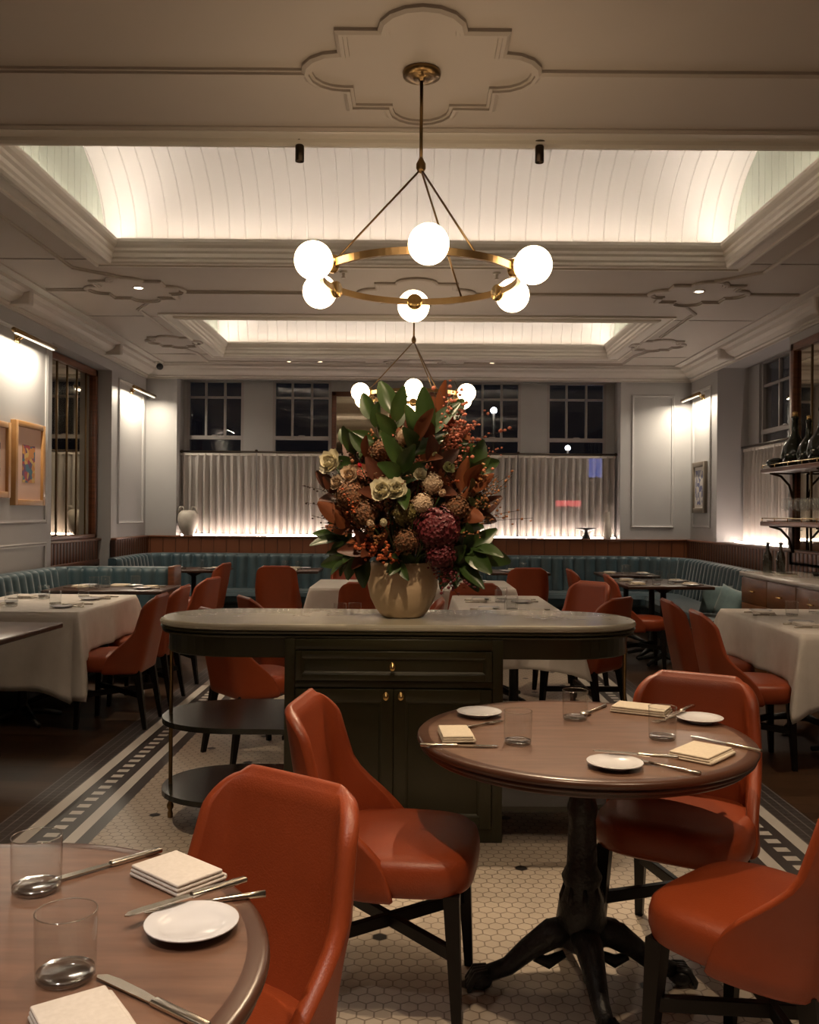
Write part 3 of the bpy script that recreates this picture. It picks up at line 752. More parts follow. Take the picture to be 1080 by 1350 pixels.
# ------------------------------------------------------------------ chairs
def make_chair():
    t = thing('dining_chair', '', 'chair', group=None)
    # seat (faces +X)
    b = MB()
    def sec(u, v):
        a = 2*PI*u; cx_, sy_ = math.cos(a), math.sin(a)
        ex = .55; cxs = math.copysign(abs(cx_)**ex, cx_); sys_ = math.copysign(abs(sy_)**ex, sy_)
        prof = [(.0,.365,.0),(.90,.365,0),(.97,.375,0),(1.0,.40,0),(1.0,.43,0),(.975,.455,0),(.90,.470,0),(.6,.479,0),(.3,.482,0),(0,.483,0)]
        k = v*(len(prof)-1); i = min(int(k), len(prof)-2); fr = k-i
        r = prof[i][0]*(1-fr)+prof[i+1][0]*fr; z = prof[i][1]*(1-fr)+prof[i+1][1]*fr
        x = .01 + (.235 if cxs > 0 else .212)*cxs*r; y = .235*sys_*r*(1-.13*(cxs < 0)*abs(cxs)**1.3)
        return (x, y, z)
    b.grid(sec, 48, 19, closeu=True); b.build('seat', M['leather'], t, weld=True)
    # backrest: a padded shell wrapping the rear and sweeping down into the seat sides
    b = MB(); NU, NV = 53, 21; T = .038
    def outer(u, v, off):
        s = (u-.5)*2                                  # -1..1 round the shell
        z0, z1 = .368, .84
        rk = .075; zc_ = z1-rk
        if v < .6: z = z0 + (zc_-z0)*v/.6; red = 0
        else:
            a_ = (v-.6)/.4*R(89); z = zc_ + rk*math.sin(a_); red = rk*(1-math.cos(a_))
        h = (z-z0)/(z1-z0); wf = .252 - .052*h
        y = (wf-red)*(1-(1-abs(s))**1.9)
        q_ = min(1, max(0, (h-.12)/.46)); A = .105 - .055*h + .135*(1-q_*q_*(3-2*q_))
        yb = -.228 - .075*h**1.2 + .02*(1-h)**3
        x = yb + A*(y/wf)**(5.5+3*(1-h))
        y -= .014*max(0, 1-h*3.2)*max(0, (abs(s)-.7)/.3)**2
        return Vector((x, math.copysign(y, s), z))
    V = []; Fc = []
    for side in (0, 1):
        for i in range(NU):
            for j in range(NV):
                u, v = i/(NU-1), j/(NV-1)
                p_ = outer(u, v, 0)
                if side:
                    du = outer(min(1, u+.012), v, 0) - outer(max(0, u-.012), v, 0); du.z = 0
                    nn = Vector((0,0,1)).cross(du).normalized()
                    if nn.dot(Vector((.15, 0, p_.z)) - p_) < 0: nn = -nn
                    p_ = p_ + nn*T*(1 - .25*max(0, (v-.8)/.2))
                V.append(p_)
    G = NU*NV
    for i in range(NU-1):
        for j in range(NV-1):
            a = i*NV+j; q = (a, a+NV, a+NV+1, a+1); Fc.append(q[::-1]); Fc.append(tuple(G+k for k in q))
    # rounded rims
    def rim(idx):
        for k in range(len(idx)-1):
            a0, a1 = idx[k], idx[k+1]
            m0 = (V[a0]+V[a0+G])/2; m1 = (V[a1]+V[a1+G])/2
    top = [i*NV+NV-1 for i in range(NU)]; bot = [i*NV for i in range(NU)]; lft = list(range(NV)); rgt = [(NU-1)*NV+j for j in range(NV)]
    n0 = len(V)
    loop = lft[::-1] + bot[1:] + rgt[1:] + top[::-1][1:-1]
    loop = loop
    nl = len(loop); cen = Vector((0, 0, .55))
    mids = []
    for k in range(nl):
        a = loop[k]; p, q = V[a], V[a+G]
        i, j = divmod(a, NV)
        d = Vector((0,0,0))
        if j == NV-1: d += Vector((0,0,1))
        if j == 0: d += Vector((0,0,-1))
        if i == 0: d += (V[a]-V[a+NV]).normalized()
        if i == NU-1: d += (V[a]-V[a-NV]).normalized()
        d = d.normalized()*.016
        row = []
        for w_ in (.2, .5, .8):
            pp = p*(1-w_)+q*w_ + d*math.sin(w_*PI); row.append(len(V)); V.append(pp)
        mids.append([a]+row+[a+G])
    for k in range(nl):
        A, B = mids[k], mids[(k+1) % nl]
        for q in range(4): Fc.append((A[q], B[q], B[q+1], A[q+1]))
    b.add(V, Fc, 0, True)
    bo = b.build('backrest', M['leather'], t, weld=True)
    # legs
    LG = [(.185, .185, .205, .20), (.185, -.185, .205, -.20), (-.175, .165, -.235, .185), (-.175, -.165, -.235, -.185)]
    for x0, y0, x1, y1 in LG:
        b = MB(); v = []
        for (x, y, z, h) in ((x1, y1, 0, .0125), (x0, y0, .375, .022)):
            v += [(x-h,y-h,z),(x+h,y-h,z),(x+h,y+h,z),(x-h,y+h,z)]
        b.add(v, [(3,2,1,0),(4,5,6,7),(0,1,5,4),(1,2,6,5),(2,3,7,6),(3,0,4,7)]); b.build('leg', M['legwood'], t)
    zc = .215; k = 1-zc/.375
    for a, c in ((0, 3), (1, 2)):
        pa, pc = LG[a], LG[c]
        A = Vector((pa[0]+(pa[2]-pa[0])*k, pa[1]+(pa[3]-pa[1])*k, zc)); B = Vector((pc[0]+(pc[2]-pc[0])*k, pc[1]+(pc[3]-pc[1])*k, zc))
        d = (B-A); L = d.length; Mx = Matrix.Translation((A+B)/2) @ d.to_track_quat('X', 'Z').to_matrix().to_4x4()
        b = MB(); b.rbox(-L/2+.004, L/2-.004, -.011, .011, -.018, .018, .002, 1, M=Mx); b.build('stretcher', M['legwood'], t)
    return t
CHR = Kind(make_chair)
CHAIRS = [
 (-.40, 1.66, 235, 'burnt orange chair tucked under the near left round table, tall back in the foreground'),
 (-.04, 2.66, -8, 'burnt orange chair on the left side of the right round table'),
 (.86, 2.90, 241, 'burnt orange chair behind the right round table, facing the viewer'),
 (.87, 2.20, 132, 'burnt orange chair at the lower right corner of the photo, cut by the right edge'),
 (-1.93, 6.02, 180, 'burnt orange chair beside the left white-clothed table, nearer to the viewer'),
 (-1.95, 6.72, 180, 'burnt orange chair beside the left white-clothed table, farther from the viewer'),
 (-1.92, 7.62, 168, 'burnt orange chair at the aisle end of the dark table in the left banquette'),
 (-2.25, 9.75, 172, 'burnt orange chair seen side on at the rearmost left dark table'),
 (-1.38, 9.55, 92, 'burnt orange chair, back to the viewer, at the small table left of the flowers'),
 (-.90, 5.30, 38, 'burnt orange chair seen beneath the console top through its left opening'),
 (-.82, 6.02, 28, 'burnt orange chair, only its top showing above the left half of the console'),
 (-.08, 5.85, 180, 'burnt orange chair peeking out between the vase and the middle right white-clothed table'),
 (-.36, 7.45, 90, 'burnt orange chair, back to the viewer, left of the vase at the central white table'),
 (.52, 7.45, 90, 'burnt orange chair, back to the viewer, right of the vase at the central white table'),
 (-.62, 9.25, 270, 'burnt orange chair on the far side of the central white-clothed table, behind the vase'),
 (1.18, 6.20, 138, 'burnt orange chair at the near right corner of the middle right white-clothed table'),
 (1.28, 7.25, 222, 'burnt orange chair at the far right corner of the middle right white-clothed table'),
 (1.20, 9.55, 90, 'burnt orange chair, back to the viewer, at the small far table right of the flowers'),
 (1.88, 9.15, 0, 'burnt orange chair at the farther dark table on the right, only its upper back showing'),
 (2.08, 8.32, -4, 'burnt orange chair in profile at the dark table of the right banquette'),
 (1.93, 5.22, -4, 'burnt orange chair at the right white-clothed table, nearer of the two'),
 (1.95, 5.90, -2, 'burnt orange chair at the right white-clothed table, farther of the two'),
]
for x, y, a, lb in CHAIRS: CHR.put((x, y, 0), R(a), lb, 'burnt orange leather dining chairs')

# ------------------------------------------------------------------ tables
def ped_base(t, h, foot=.30, col_r=.045):
    b = MB()
    b.lathe([(0,.12),(.055,.12),(.075,.14),(.06,.17),(.075,.2),(.066,.26),(.052,.3),(.06,.33),(.045,.36),(.040,.5),(.046,.53),(.037,.56),(.034,h-.07),(.05,h-.04),(.09,h-.02),(.09,h),(0,h)], 24)
    for k in range(8):
        a = 2*PI*k/8; e = Vector((math.cos(a), math.sin(a), 0))
        b.tube([e*.058+Vector((0,0,.2)), e*.056+Vector((0,0,.27)), e*.05+Vector((0,0,.31))], [.008,.012,.005], 6)
    b.build('column', M['iron'], t)
    for k in range(4):
        a = PI/2*k + R(3); Mx = Matrix.Rotation(a, 4, 'Z')
        b = MB()
        b.tube([(.02,0,.17),(.09,0,.16),(.16,0,.115),(.22,0,.065),(foot-.02,0,.045)], [.045,.042,.032,.026,.024], 12, M=Mx)
        b.tube([(.05,0,.10),(.10,.0,.075),(.14,0,.09)], [.012,.02,.012], 8, M=Mx)
        b.tube([(.07,0,.20),(.12,0,.175),(.17,0,.14)], [.006,.014,.006], 8, M=Mx)
        b.ball((foot,0,.032), .034, sub=2, sc=(1.15,1.1,.92), M=Mx)
        for q in (-1, -.35, .35, 1): b.tube([(foot-.02,q*.018,.058),(foot+.015,q*.026,.052),(foot+.036,q*.027,.02),(foot+.036,q*.026,.004)], [.009,.011,.009,.005], 6, M=Mx)
        b.build('foot', M['iron'], t)
def round_table(x, y, r, label, rz=0):
    t = thing('round_table', label, 'table', (x, y, 0), rz)
    b = MB(); b.lathe([(0,.722),(r-.03,.722),(r-.03,.7502),(0,.7502)], 96, smooth=False); b.build('tabletop', M['tablewood'], t)
    b = MB()
    b.lathe([(r-.09,.700),(r-.035,.700),(r-.026,.702),(r-.022,.708),(r-.027,.714),(r-.015,.7155),(r-.008,.719),(r-.007,.725),(r-.015,.7285),(r-.004,.7305),(r,.737),(r-.001,.744),(r-.006,.7488),(r-.014,.7504),(r-.034,.7504)], 96, cap0=False, cap1=False); b.build('table_edge', M['tabledge'], t)
    ped_base(t, .722)
    return t
round_table(.515, 2.70, .492, 'round dark wood table on a cast iron clawed base at right in the foreground')
round_table(-.70, 1.29, .50, 'round wood table in the lower left corner, cut by the frame')
round_table(-.44, 5.62, .32, 'small round wood table hidden behind the console')

def rect_base(t, L, h=.715):
    for s in ((-1, 1) if L > .9 else (0,)):
        y = s*(L/2-.27)
        b = MB(); b.lathe([(0,.06),(.07,.06),(.05,.09),(.032,.12),(.028,h-.05),(.08,h-.02),(.08,h),(0,h)], 14, M=Matrix.Translation((0,y,0))); b.build('column', M['iron'], t)
        for k in range(4):
            b = MB(); Mx = Matrix.Translation((0,y,0)) @ Matrix.Rotation(PI/4+PI/2*k, 4, 'Z'); b.tube([(.02,0,.085),(.15,0,.05),(.26,0,.018)], [.03,.02,.016], 8, M=Mx); b.build('foot', M['iron'], t)
def bare_table(x0, x1, y0, y1, label, rz=0):
    t = thing('dining_table', label, 'table', ((x0+x1)/2, (y0+y1)/2, 0), rz)
    w, l = (x1-x0)/2, (y1-y0)/2
    b = MB(); b.rbox(-w, w, -l, l, .72, .75, .008, 3); b.build('tabletop', M['darktop'], t)
    rect_base(t, 2*l)
    return t
def cloth_table(x0, x1, y0, y1, drops, label, clabel, seed, tips=(1.35,)*4):
    t = thing('dining_table', label, 'table', ((x0+x1)/2, (y0+y1)/2, 0))
    w, l = (x1-x0)/2, (y1-y0)/2
    b = MB(); b.rbox(-w+.01, w-.01, -l+.01, l-.01, .715, .745, .008); b.build('tabletop', M['darktop'], t)
    rect_base(t, 2*l, .715)
    rr = random.Random(seed); b = MB()
    # outline with rounded corners; each corner carries a falling cone of cloth
    rc = .03; out = []
    cs = [(w-rc, l-rc, 0, 0), (-w+rc, l-rc, 90, 1), (-w+rc, -l+rc, 180, 2), (w-rc, -l+rc, 270, 3)]
    for ci, (cx_, cy_, a0, ti) in enumerate(cs):
        for k in range(17):
            a = R(a0+90*k/16); out.append((cx_+rc*math.cos(a), cy_+rc*math.sin(a), math.cos(a), math.sin(a), 1-abs(k-8)/8, ti, 1))
        nx_ = cs[(ci+1) % 4]; a = R(a0+90)
        p = (cx_+rc*math.cos(a), cy_+rc*math.sin(a)); q = (nx_[0]+rc*math.cos(a), nx_[1]+rc*math.sin(a)); n_ = 40
        for k in range(1, n_):
            f_ = k/n_; d0 = min(f_, 1-f_)*math.hypot(q[0]-p[0], q[1]-p[1])
            out.append((p[0]*(1-f_)+q[0]*f_, p[1]*(1-f_)+q[1]*f_, math.cos(a), math.sin(a), d0, (ti if f_ < .5 else (ti+1) % 4), 0))
    # drops: +y, -x, -y, +x ; corners blend the two neighbours
    K = len(out); ph = rr.uniform(0, 6); NV = 13; V = []
    for i, (x, y, nx_, ny_, e, ti, iscor) in enumerate(out):
        sd = (i // 56)
        for j in range(NV):
            t_ = j/(NV-1)
            if iscor:
                kk = (i % 56)/16; drop = drops[(ti+3) % 4]*(1-kk) + drops[ti]*kk
                dr = drop*(1+(tips[ti]-1)*(.35+.65*e**1.6)); fl = .03+.10*e**1.8
            else:
                drop = drops[sd]; g = max(0, 1-e/.22); dr = drop*(1+(tips[ti]-1)*.35*g**1.5); fl = .035*g - .012*math.exp(-((e-.11)/.05)**2)
            wv = (.013*math.sin(i*.31+ph) + .009*math.sin(i*.72+ph*2.3)*math.sin(i*.11+ph))*t_
            off = .004 + fl*t_**.8 + (wv if not iscor else wv*.3) + .006*t_
            z = .755 - dr*t_
            if j == 0: off = 0; 
            V.append((x+nx_*off, y+ny_*off, z - (.0 if j else 0)))
    F_ = []
    for i in range(K):
        i2 = (i+1) % K
        for j in range(NV-1): F_.append((i*NV+j, i*NV+j+1, i2*NV+j+1, i2*NV+j))
    b.add(V, F_, 0, True)
    b.add([(o_[0], o_[1], .755) for o_ in out], [tuple(range(K))], 0, False)
    o = b.build('tablecloth', M['cloth'], None, ((x0+x1)/2, (y0+y1)/2, 0), weld=True)
    sm = o.modifiers.new('thickness', 'SOLIDIFY'); sm.thickness = .003; sm.offset = 1
    tag(o, clabel, 'tablecloth', 'white linen tablecloths')
    return t
cloth_table(-3.02, -2.10, 5.75, 6.98, (.3,.3,.50,.27), 'dining table under the white cloth at far left', 'white tablecloth hanging low over the far left table by the teal banquette', 3, (1.3,1.2,1.4,1.42))
cloth_table(2.14, 3.02, 4.97, 6.30, (.3,.28,.37,.3), 'dining table under the white cloth at far right', 'white tablecloth over the right table in front of the bar cabinet', 5, (1.2,1.2,1.45,1.4))
cloth_table(-.86, .90, 7.75, 8.75, (.28,.35,.27,.35), 'long dining table under the white cloth behind the vase', 'white tablecloth over the long central table behind the vase', 8, (1.2,1.2,1.3,1.3))
cloth_table(.33, 1.0, 5.55, 7.15, (.3,.45,.30,.27), 'dining table under the white cloth behind the right half of the console', 'white tablecloth over the table directly behind the right half of the console', 11, (1.2,1.2,1.3,1.25))
bare_table(-3.0, -2.02, 7.38, 8.0, 'dark wood table set inside the left teal banquette')
bare_table(-2.85, -2.08, 10.05, 10.65, 'dark wood table at the left end of the back banquette')
bare_table(-1.68, -1.02, 10.05, 10.65, 'small dark wood table against the back banquette left of the flowers')
bare_table(.85, 1.55, 10.05, 10.65, 'small dark wood table against the back banquette right of the flowers')
bare_table(2.08, 2.68, 9.75, 10.35, 'dark wood table farther back at the right end of the back banquette')
bare_table(1.98, 2.78, 8.30, 9.25, 'dark wood table inside the right corner banquette')
bare_table(-2.95, -2.03, 4.55, 5.3, 'dark wood table corner entering the photo from the left edge', R(-3))
# ------------------------------------------------------------------ the console
def stadium(L, W, n=24, ins=0):
    """rounded-end outline, half length L, half depth W"""
    a, b = L-ins, W-ins; rx = min(a, .40-ins)
    pts = []
    for cx_, a0 in ((a-rx, -90), (-(a-rx), 90)):
        for k in range(n+1):
            t = R(a0+180*k/n); c_, s_ = math.cos(t), math.sin(t)
            pts.append((cx_ + math.copysign(rx*abs(c_)**.9, c_), b*math.copysign(abs(s_)**.9, s_)))
    return pts
CX, CY = -.055, 4.19
t = thing('console', 'long olive green console with rounded ends, pale stone top, open side shelves and central cupboard', 'console', (CX, CY, 0))
W_ = .325; L_ = 1.083
def slab(pr, m, name, L=L_, W=W_, par=None, caps=True):
    b = MB(); loops = [[(x, y, z) for x, y in stadium(L, W, ins=i)] for i, z in pr]
    V = [p for lp in loops for p in lp]; K = len(loops[0]); Fc = []
    for i in range(len(loops)-1):
        for k in range(K): Fc.append((i*K+k, i*K+(k+1) % K, (i+1)*K+(k+1) % K, (i+1)*K+k))
    if caps: Fc.append(tuple(range(K))[::-1]); Fc.append(tuple((len(loops)-1)*K+k for k in range(K)))
    b.add(V, Fc, 0, False); return b.build(name, m, par if par is not None else t)
slab([(.02,.894),(.006,.896),(0,.902),(0,.912),(.004,.920),(.014,.924)], M['stone'], 'stone_top')
slab([(.03,.862),(.012,.865),(.008,.872),(.016,.878),(.004,.882),(.002,.890),(.012,.894)], M['green'], 'moulded_rim')
slab([(.045,.775),(.04,.78),(.04,.862)], M['green'], 'apron')
tp = bpy.data.objects
b = MB(); x0, x1 = -.478, .452; yf = -.318
b.rbox(x0+.001, x1-.001, yf+.018, .30, .004, .861, .002)
# face frame
for q in ((x0, x0+.045, .0, .862), (x1-.045, x1, .0, .862), (x0+.045, x1-.045, .815, .862), (x0+.045, x1-.045, .655, .685), (x0+.045, x1-.045, .0, .06)): b.rbox(q[0], q[1], yf, yf+.02, q[2], q[3], .002)
b.build('cupboard_body', M['green'], t)
def panel_front(name, xa, xb, za, zb, fr=.05):
    b = MB(); y = yf-.002
    for q in ((xa, xa+fr, za, zb), (xb-fr, xb, za, zb), (xa+fr, xb-fr, zb-fr, zb), (xa+fr, xb-fr, za, za+fr)): b.rbox(q[0], q[1], y-.012, y+.006, q[2], q[3], .0015)
    b.rbox(xa+fr-.004, xb-fr+.004, y-.002, y+.006, za+fr-.004, zb-fr+.004, .001)
    b.sweep([(0,0),(0,.009),(.006,.006),(.012,0)], [(xa+fr, y-.002, za+fr), (xb-fr, y-.002, za+fr), (xb-fr, y-.002, zb-fr), (xa+fr, y-.002, zb-fr)], True, up=(0,-1,0))
    return b.build(name, M['green'], t)
def knob(par, x, z):
    b = MB(); Mx = Matrix.Translation((x, yf-.014, z)) @ Matrix.Rotation(PI/2, 4, 'X')
    b.lathe([(0,0),(.009,0),(.006,.006),(.006,.014),(.011,.018),(.014,.024),(.012,.031),(0,.033)], 16, M=Mx)
    b.v = [Vector((v.x, v.y, z+(v.z-z)*1.45)) for v in b.v]
    o = b.build('knob', M['brassb'], par); o['label'] = 'oval polished brass knob'
dr = panel_front('drawer', x0+.048, x1-.048, .688, .812, .026); knob(dr, -.018, .752)
d1 = panel_front('door', x0+.048, -.0145, .063, .652); d2 = panel_front('door', -.0115, x1-.048, .063, .652)
knob(d1, -.045, .628); knob(d2, .018, .628)
for z in (.475, .155):
    for s in (-1, 1):
        b = MB(); pts = [(s*x, s*y) for x, y in stadium(L_, W_, ins=.012)[:25]]
        xa = .452 if s > 0 else .478
        poly = pts + [(s*xa, pts[-1][1]), (s*xa, pts[0][1])]
        b.prism(poly, z-.024, z); b.build('shelf', M['greend'], t)
for lx in (-1.035, 1.035):
    for ly in (-.03, ) if True else ():
        b = MB()
        b.lathe([(0,0),(.012,.002),(.013,.02),(.009,.035),(.016,.05),(.016,.06),(.009,.075),(.009,.45),(.009,.77),(.014,.775),(.014,.79),(0,.79)], 14, M=Matrix.Translation((lx, ly, 0)))
        o = b.build('leg', M['brass'], t); o['label'] = 'slim aged brass leg'
# vase
t = thing('flower_vase', 'round sand coloured ceramic bowl vase on the console', 'vase', (-.035, 4.19, .924))
VP = [(0,.0),(.085,0),(.098,.006),(.125,.04),(.15,.09),(.161,.14),(.160,.19),(.152,.235),(.147,.252),(.141,.252),(.146,.232),(.154,.19),(.155,.14),(.144,.092),(.118,.045),(.09,.014),(0,.012)]
b = MB(); b.lathe(VP, 48, cap0=False, cap1=False); b.build('bowl', M['vase'], t)

# ------------------------------------------------------------------ flowers
def lm(name, c1, c2, rough=.35, sc=9):
    return noisy(name, c1, c2, sc, rough)
LG_ = lm('magnolia leaf green', (.025,.050,.012), (.042,.075,.018), .33)
LB_ = lm('magnolia leaf rust underside', (.22,.062,.016), (.15,.04,.012), .6)
LR_ = lm('dark rust leaf', (.11,.030,.012), (.06,.018,.009), .45)
TW_ = lm('twig bark', (.05,.028,.016), (.03,.018,.01), .8)
F_W = lm('ivory petals', (.62,.58,.42), (.56,.50,.33), .55); F_C = lm('cream petals', (.58,.44,.30), (.5,.36,.24), .6)
F_G = lm('green white petals', (.42,.46,.2), (.52,.52,.3), .6); F_P = lm('coral petals', (.62,.22,.14), (.5,.13,.07), .6)
F_O = lm('orange petals', (.52,.12,.03), (.42,.08,.025), .6); F_D = lm('burgundy petals', (.14,.012,.018), (.08,.008,.012), .6)
F_B = lm('brown hydrangea petals', (.26,.10,.04), (.07,.045,.02), .7, 55); F_R = lm('bright red petals', (.6,.02,.04), (.5,.02,.04), .5)
F_Y = lm('golden berries', (.40,.18,.05), (.3,.1,.035), .45); F_V = lm('olive hydrangea petals', (.2,.16,.04), (.08,.06,.02), .7, 55)
def leaf(b, M_, L, W, top=0, bot=1, bend=.25):
    n = 7; k = 5; V = []; 
    for i in range(n):
        u = i/(n-1); wv = W*math.sin(PI*min(1, u*.93+.03))**.75*(1-.25*u)
        for j in range(k):
            s = (j/(k-1)-.5)*2
            V.append((L*u, s*wv*.5, abs(s)**1.3*wv*.22 - bend*L*u*u))
    V2 = [(x, y, z-.0012) for x, y, z in V]; Fa = []; Fb = []
    for i in range(n-1):
        for j in range(k-1):
            q = (i*k+j, (i+1)*k+j, (i+1)*k+j+1, i*k+j+1); Fa.append(q); Fb.append(q[::-1])
    b.add(V, Fa, top, True, M_); b.add(V2, Fb, bot, True, M_)
def orient(p, d, roll=0):
    return Matrix.Translation(p) @ d.to_track_quat('X', 'Z').to_matrix().to_4x4() @ Matrix.Rotation(roll, 4, 'X')
MOUTH = Vector((-.035, 4.19, 1.17)); FOOT = Vector((-.035, 4.19, .965))
def stem_pts(end, n=9):
    d = end-MOUTH; st = FOOT + Vector((-d.x*.10, -d.y*.08, 0)); mo = MOUTH + Vector((max(-.10, min(.10, d.x*.35)), max(-.10, min(.10, d.y*.35)), 0))
    pts = []
    for i in range(n):
        t_ = i/(n-1)
        if t_ < .25: pts.append(st.lerp(mo, t_/.25))
        else:
            s_ = (t_-.25)/.75; c1 = mo + Vector((d.x*.15, d.y*.15, max(.08, d.z*.55)))
            pts.append(mo*(1-s_)**2 + c1*2*s_*(1-s_) + end*s_*s_)
    return pts
def stemmed(name, label, cat, end, group, rstem=.0035):
    t = thing(name, label, cat, tuple(FOOT), group=group)
    pts = stem_pts(Vector(end)); b = MB(); b.tube([p-FOOT for p in pts], rstem, 6); b.build('stem', TW_ if 'branch' in name or 'twig' in name or 'spray' in name else M_STEM, t)
    return t, pts
M_STEM = lm('green stem', (.04,.07,.015), (.03,.05,.012), .5)
NOUN = {}
def where(x, z):
    v = 'at the very top' if z > 1.93 else 'high' if z > 1.72 else 'at mid height' if z > 1.45 else 'low' if z > 1.27 else 'at the rim of the vase'
    h = 'on the far left' if x < -.28 else 'left of centre' if x < -.10 else 'in the centre' if x < .06 else 'right of centre' if x < .25 else 'on the far right'
    return v + ' ' + h
def uniq(base):
    NOUN[base] = NOUN.get(base, 0)+1; return base
def magnolia(x, y, z, n=7, L=.17, kind='g', seed=0, lb=None):
    rr = random.Random(seed); end = Vector((x, y, z))
    desc = {'g': 'glossy green magnolia branch', 'r': 'magnolia branch showing rust brown leaf undersides', 'm': 'magnolia branch of green and rust leaves', 'd': 'dark rust leafed branch'}[kind]
    t, pts = stemmed('magnolia_branch', lb or uniq(desc + ' ' + where(x, z) + (', in front' if y < 4.10 else ', at the back' if y > 4.23 else '')), 'branch', end, desc + ' in the arrangement', .0045)
    out = (pts[-1]-pts[-3]).normalized(); b = MB()
    for i in range(n):
        a = i*2.4 + rr.uniform(-.3,.3); ring = i/n
        base = pts[-1].lerp(pts[-3], ring*.9)
        u = out.cross(Vector((0,.3,1))).normalized(); w_ = out.cross(u)
        side = u*math.cos(a)+w_*math.sin(a)
        d = (out*(1.15-ring*.9) + side*(.45+ring*.8)).normalized()
        fz = Vector((x*1.3, -.85, .35)) * (-1 if kind == 'r' and rr.random() < .8 else 1)
        zx = (fz - d*fz.dot(d)).normalized(); yx = zx.cross(d)
        Mx = Matrix.Translation(base-FOOT) @ Matrix((d, yx, zx)).transposed().to_4x4() @ Matrix.Rotation(rr.uniform(-.55,.55), 4, 'X')
        tm, bm_ = (0, 1) if kind in 'gmr' else (2, 2)
        if kind == 'm' and rr.random() < .45: tm, bm_ = 1, 0
        leaf(b, Mx, L*rr.uniform(.75,1.1), L*.52*rr.uniform(.85,1.15), tm, bm_, rr.uniform(.0,.35))
    b.build('foliage', [LG_, LB_, LR_], t)
def proto_mesh(fn):
    d = {}
    def get(key):
        if key not in d: d[key] = fn(key)
        return d[key]
    return get
def bloom_mesh(key):
    kind, seed = key; rr = random.Random(seed); b = MB()
    def petal(M_, L, W, cup):
        n, k = 5, 5; V = []
        for i in range(n):
            u = i/(n-1)
            for j in range(k):
                s = (j/(k-1)-.5)*2; wv = W*math.sin(PI*(.12+.72*u))
                V.append((L*u*math.cos(cup*u*.9), s*wv*.5, L*u*math.sin(cup*u*.9)+.12*W*s*s + rr.uniform(-.001,.001)))
        b.add(V, [(i*k+j,(i+1)*k+j,(i+1)*k+j+1,i*k+j+1) for i in range(n-1) for j in range(k-1)], 0, True, M_)
    if kind == 'rose':
        for ly, (n_, L, cup, tilt) in enumerate(((5,.022,1.5,1.1),(6,.03,1.2,.85),(7,.038,.9,.5),(7,.043,.6,.15))):
            for i in range(n_):
                Mx = Matrix.Rotation(2*PI*i/n_+ly*.5, 4, 'Z') @ Matrix.Rotation(-tilt, 4, 'Y'); petal(Mx @ Matrix.Rotation(rr.uniform(-.25,.25), 4, 'Y') @ Matrix.Rotation(rr.uniform(-.3,.3), 4, 'X'), L*rr.uniform(.85,1.15), L*1.05, cup*.55)
        b.ball((0,0,.008), .014, sub=1)
    elif kind == 'bud':
        for i in range(6):
            Mx = Matrix.Rotation(2*PI*i/6, 4, 'Z') @ Matrix.Rotation(-1.0, 4, 'Y'); petal(Mx, .042, .036, .75)
        b.ball((0,0,.018), .017, sub=2, sc=(1,1,1.2))
    elif kind in ('head', 'cone'):
        N = 300
        for i in range(N):
            z = 1-1.65*i/N; r_ = math.sqrt(max(0, 1-z*z)); a = i*2.39996+rr.uniform(-.25,.25)
            p = Vector((r_*math.cos(a), r_*math.sin(a), z)); jit = rr.uniform(.86,1.14)*(1+.12*math.sin(3*a)*math.cos(5*z)); d = p.normalized()
            for q in range(4):
                Mx = Matrix.Translation(p*.05*jit) @ d.to_track_quat('Z', 'Y').to_matrix().to_4x4() @ Matrix.Rotation(q*PI/2+a, 4, 'Z') @ Matrix.Rotation(-.25, 4, 'Y')
                b.add([(0,0,0),(.0032,-.0036,.001),(.007,0,.0004),(.0032,.0036,.001)], [(0,1,2,3)], 0, False, Mx)
        b.ball((0,0,0), .044, sub=2)
    elif kind == 'sprig':
        pass
    return b
BM = {}
def bloom(name, mt, kind, x, y, z, size, label, cat='flower', group=None, face=None, nose=None):
    end = Vector((x, y, z)); t, pts = stemmed(name, label, cat, end, group)
    key = (kind, int(abs(x)*100) % 3, mt.name)
    if key not in BM: BM[key] = bloom_mesh(key[:2]).mesh('bloom', [mt])
    o = bpy.data.objects.new('bloom', BM[key]); col.objects.link(o); o.parent = t
    d = Vector(face) if face else Vector(((x+.035)*1.2, -.75, .35)); o.rotation_euler = d.to_track_quat('Z', 'Y').to_euler(); o.location = end-FOOT; o.scale = (size,)*3
    return t
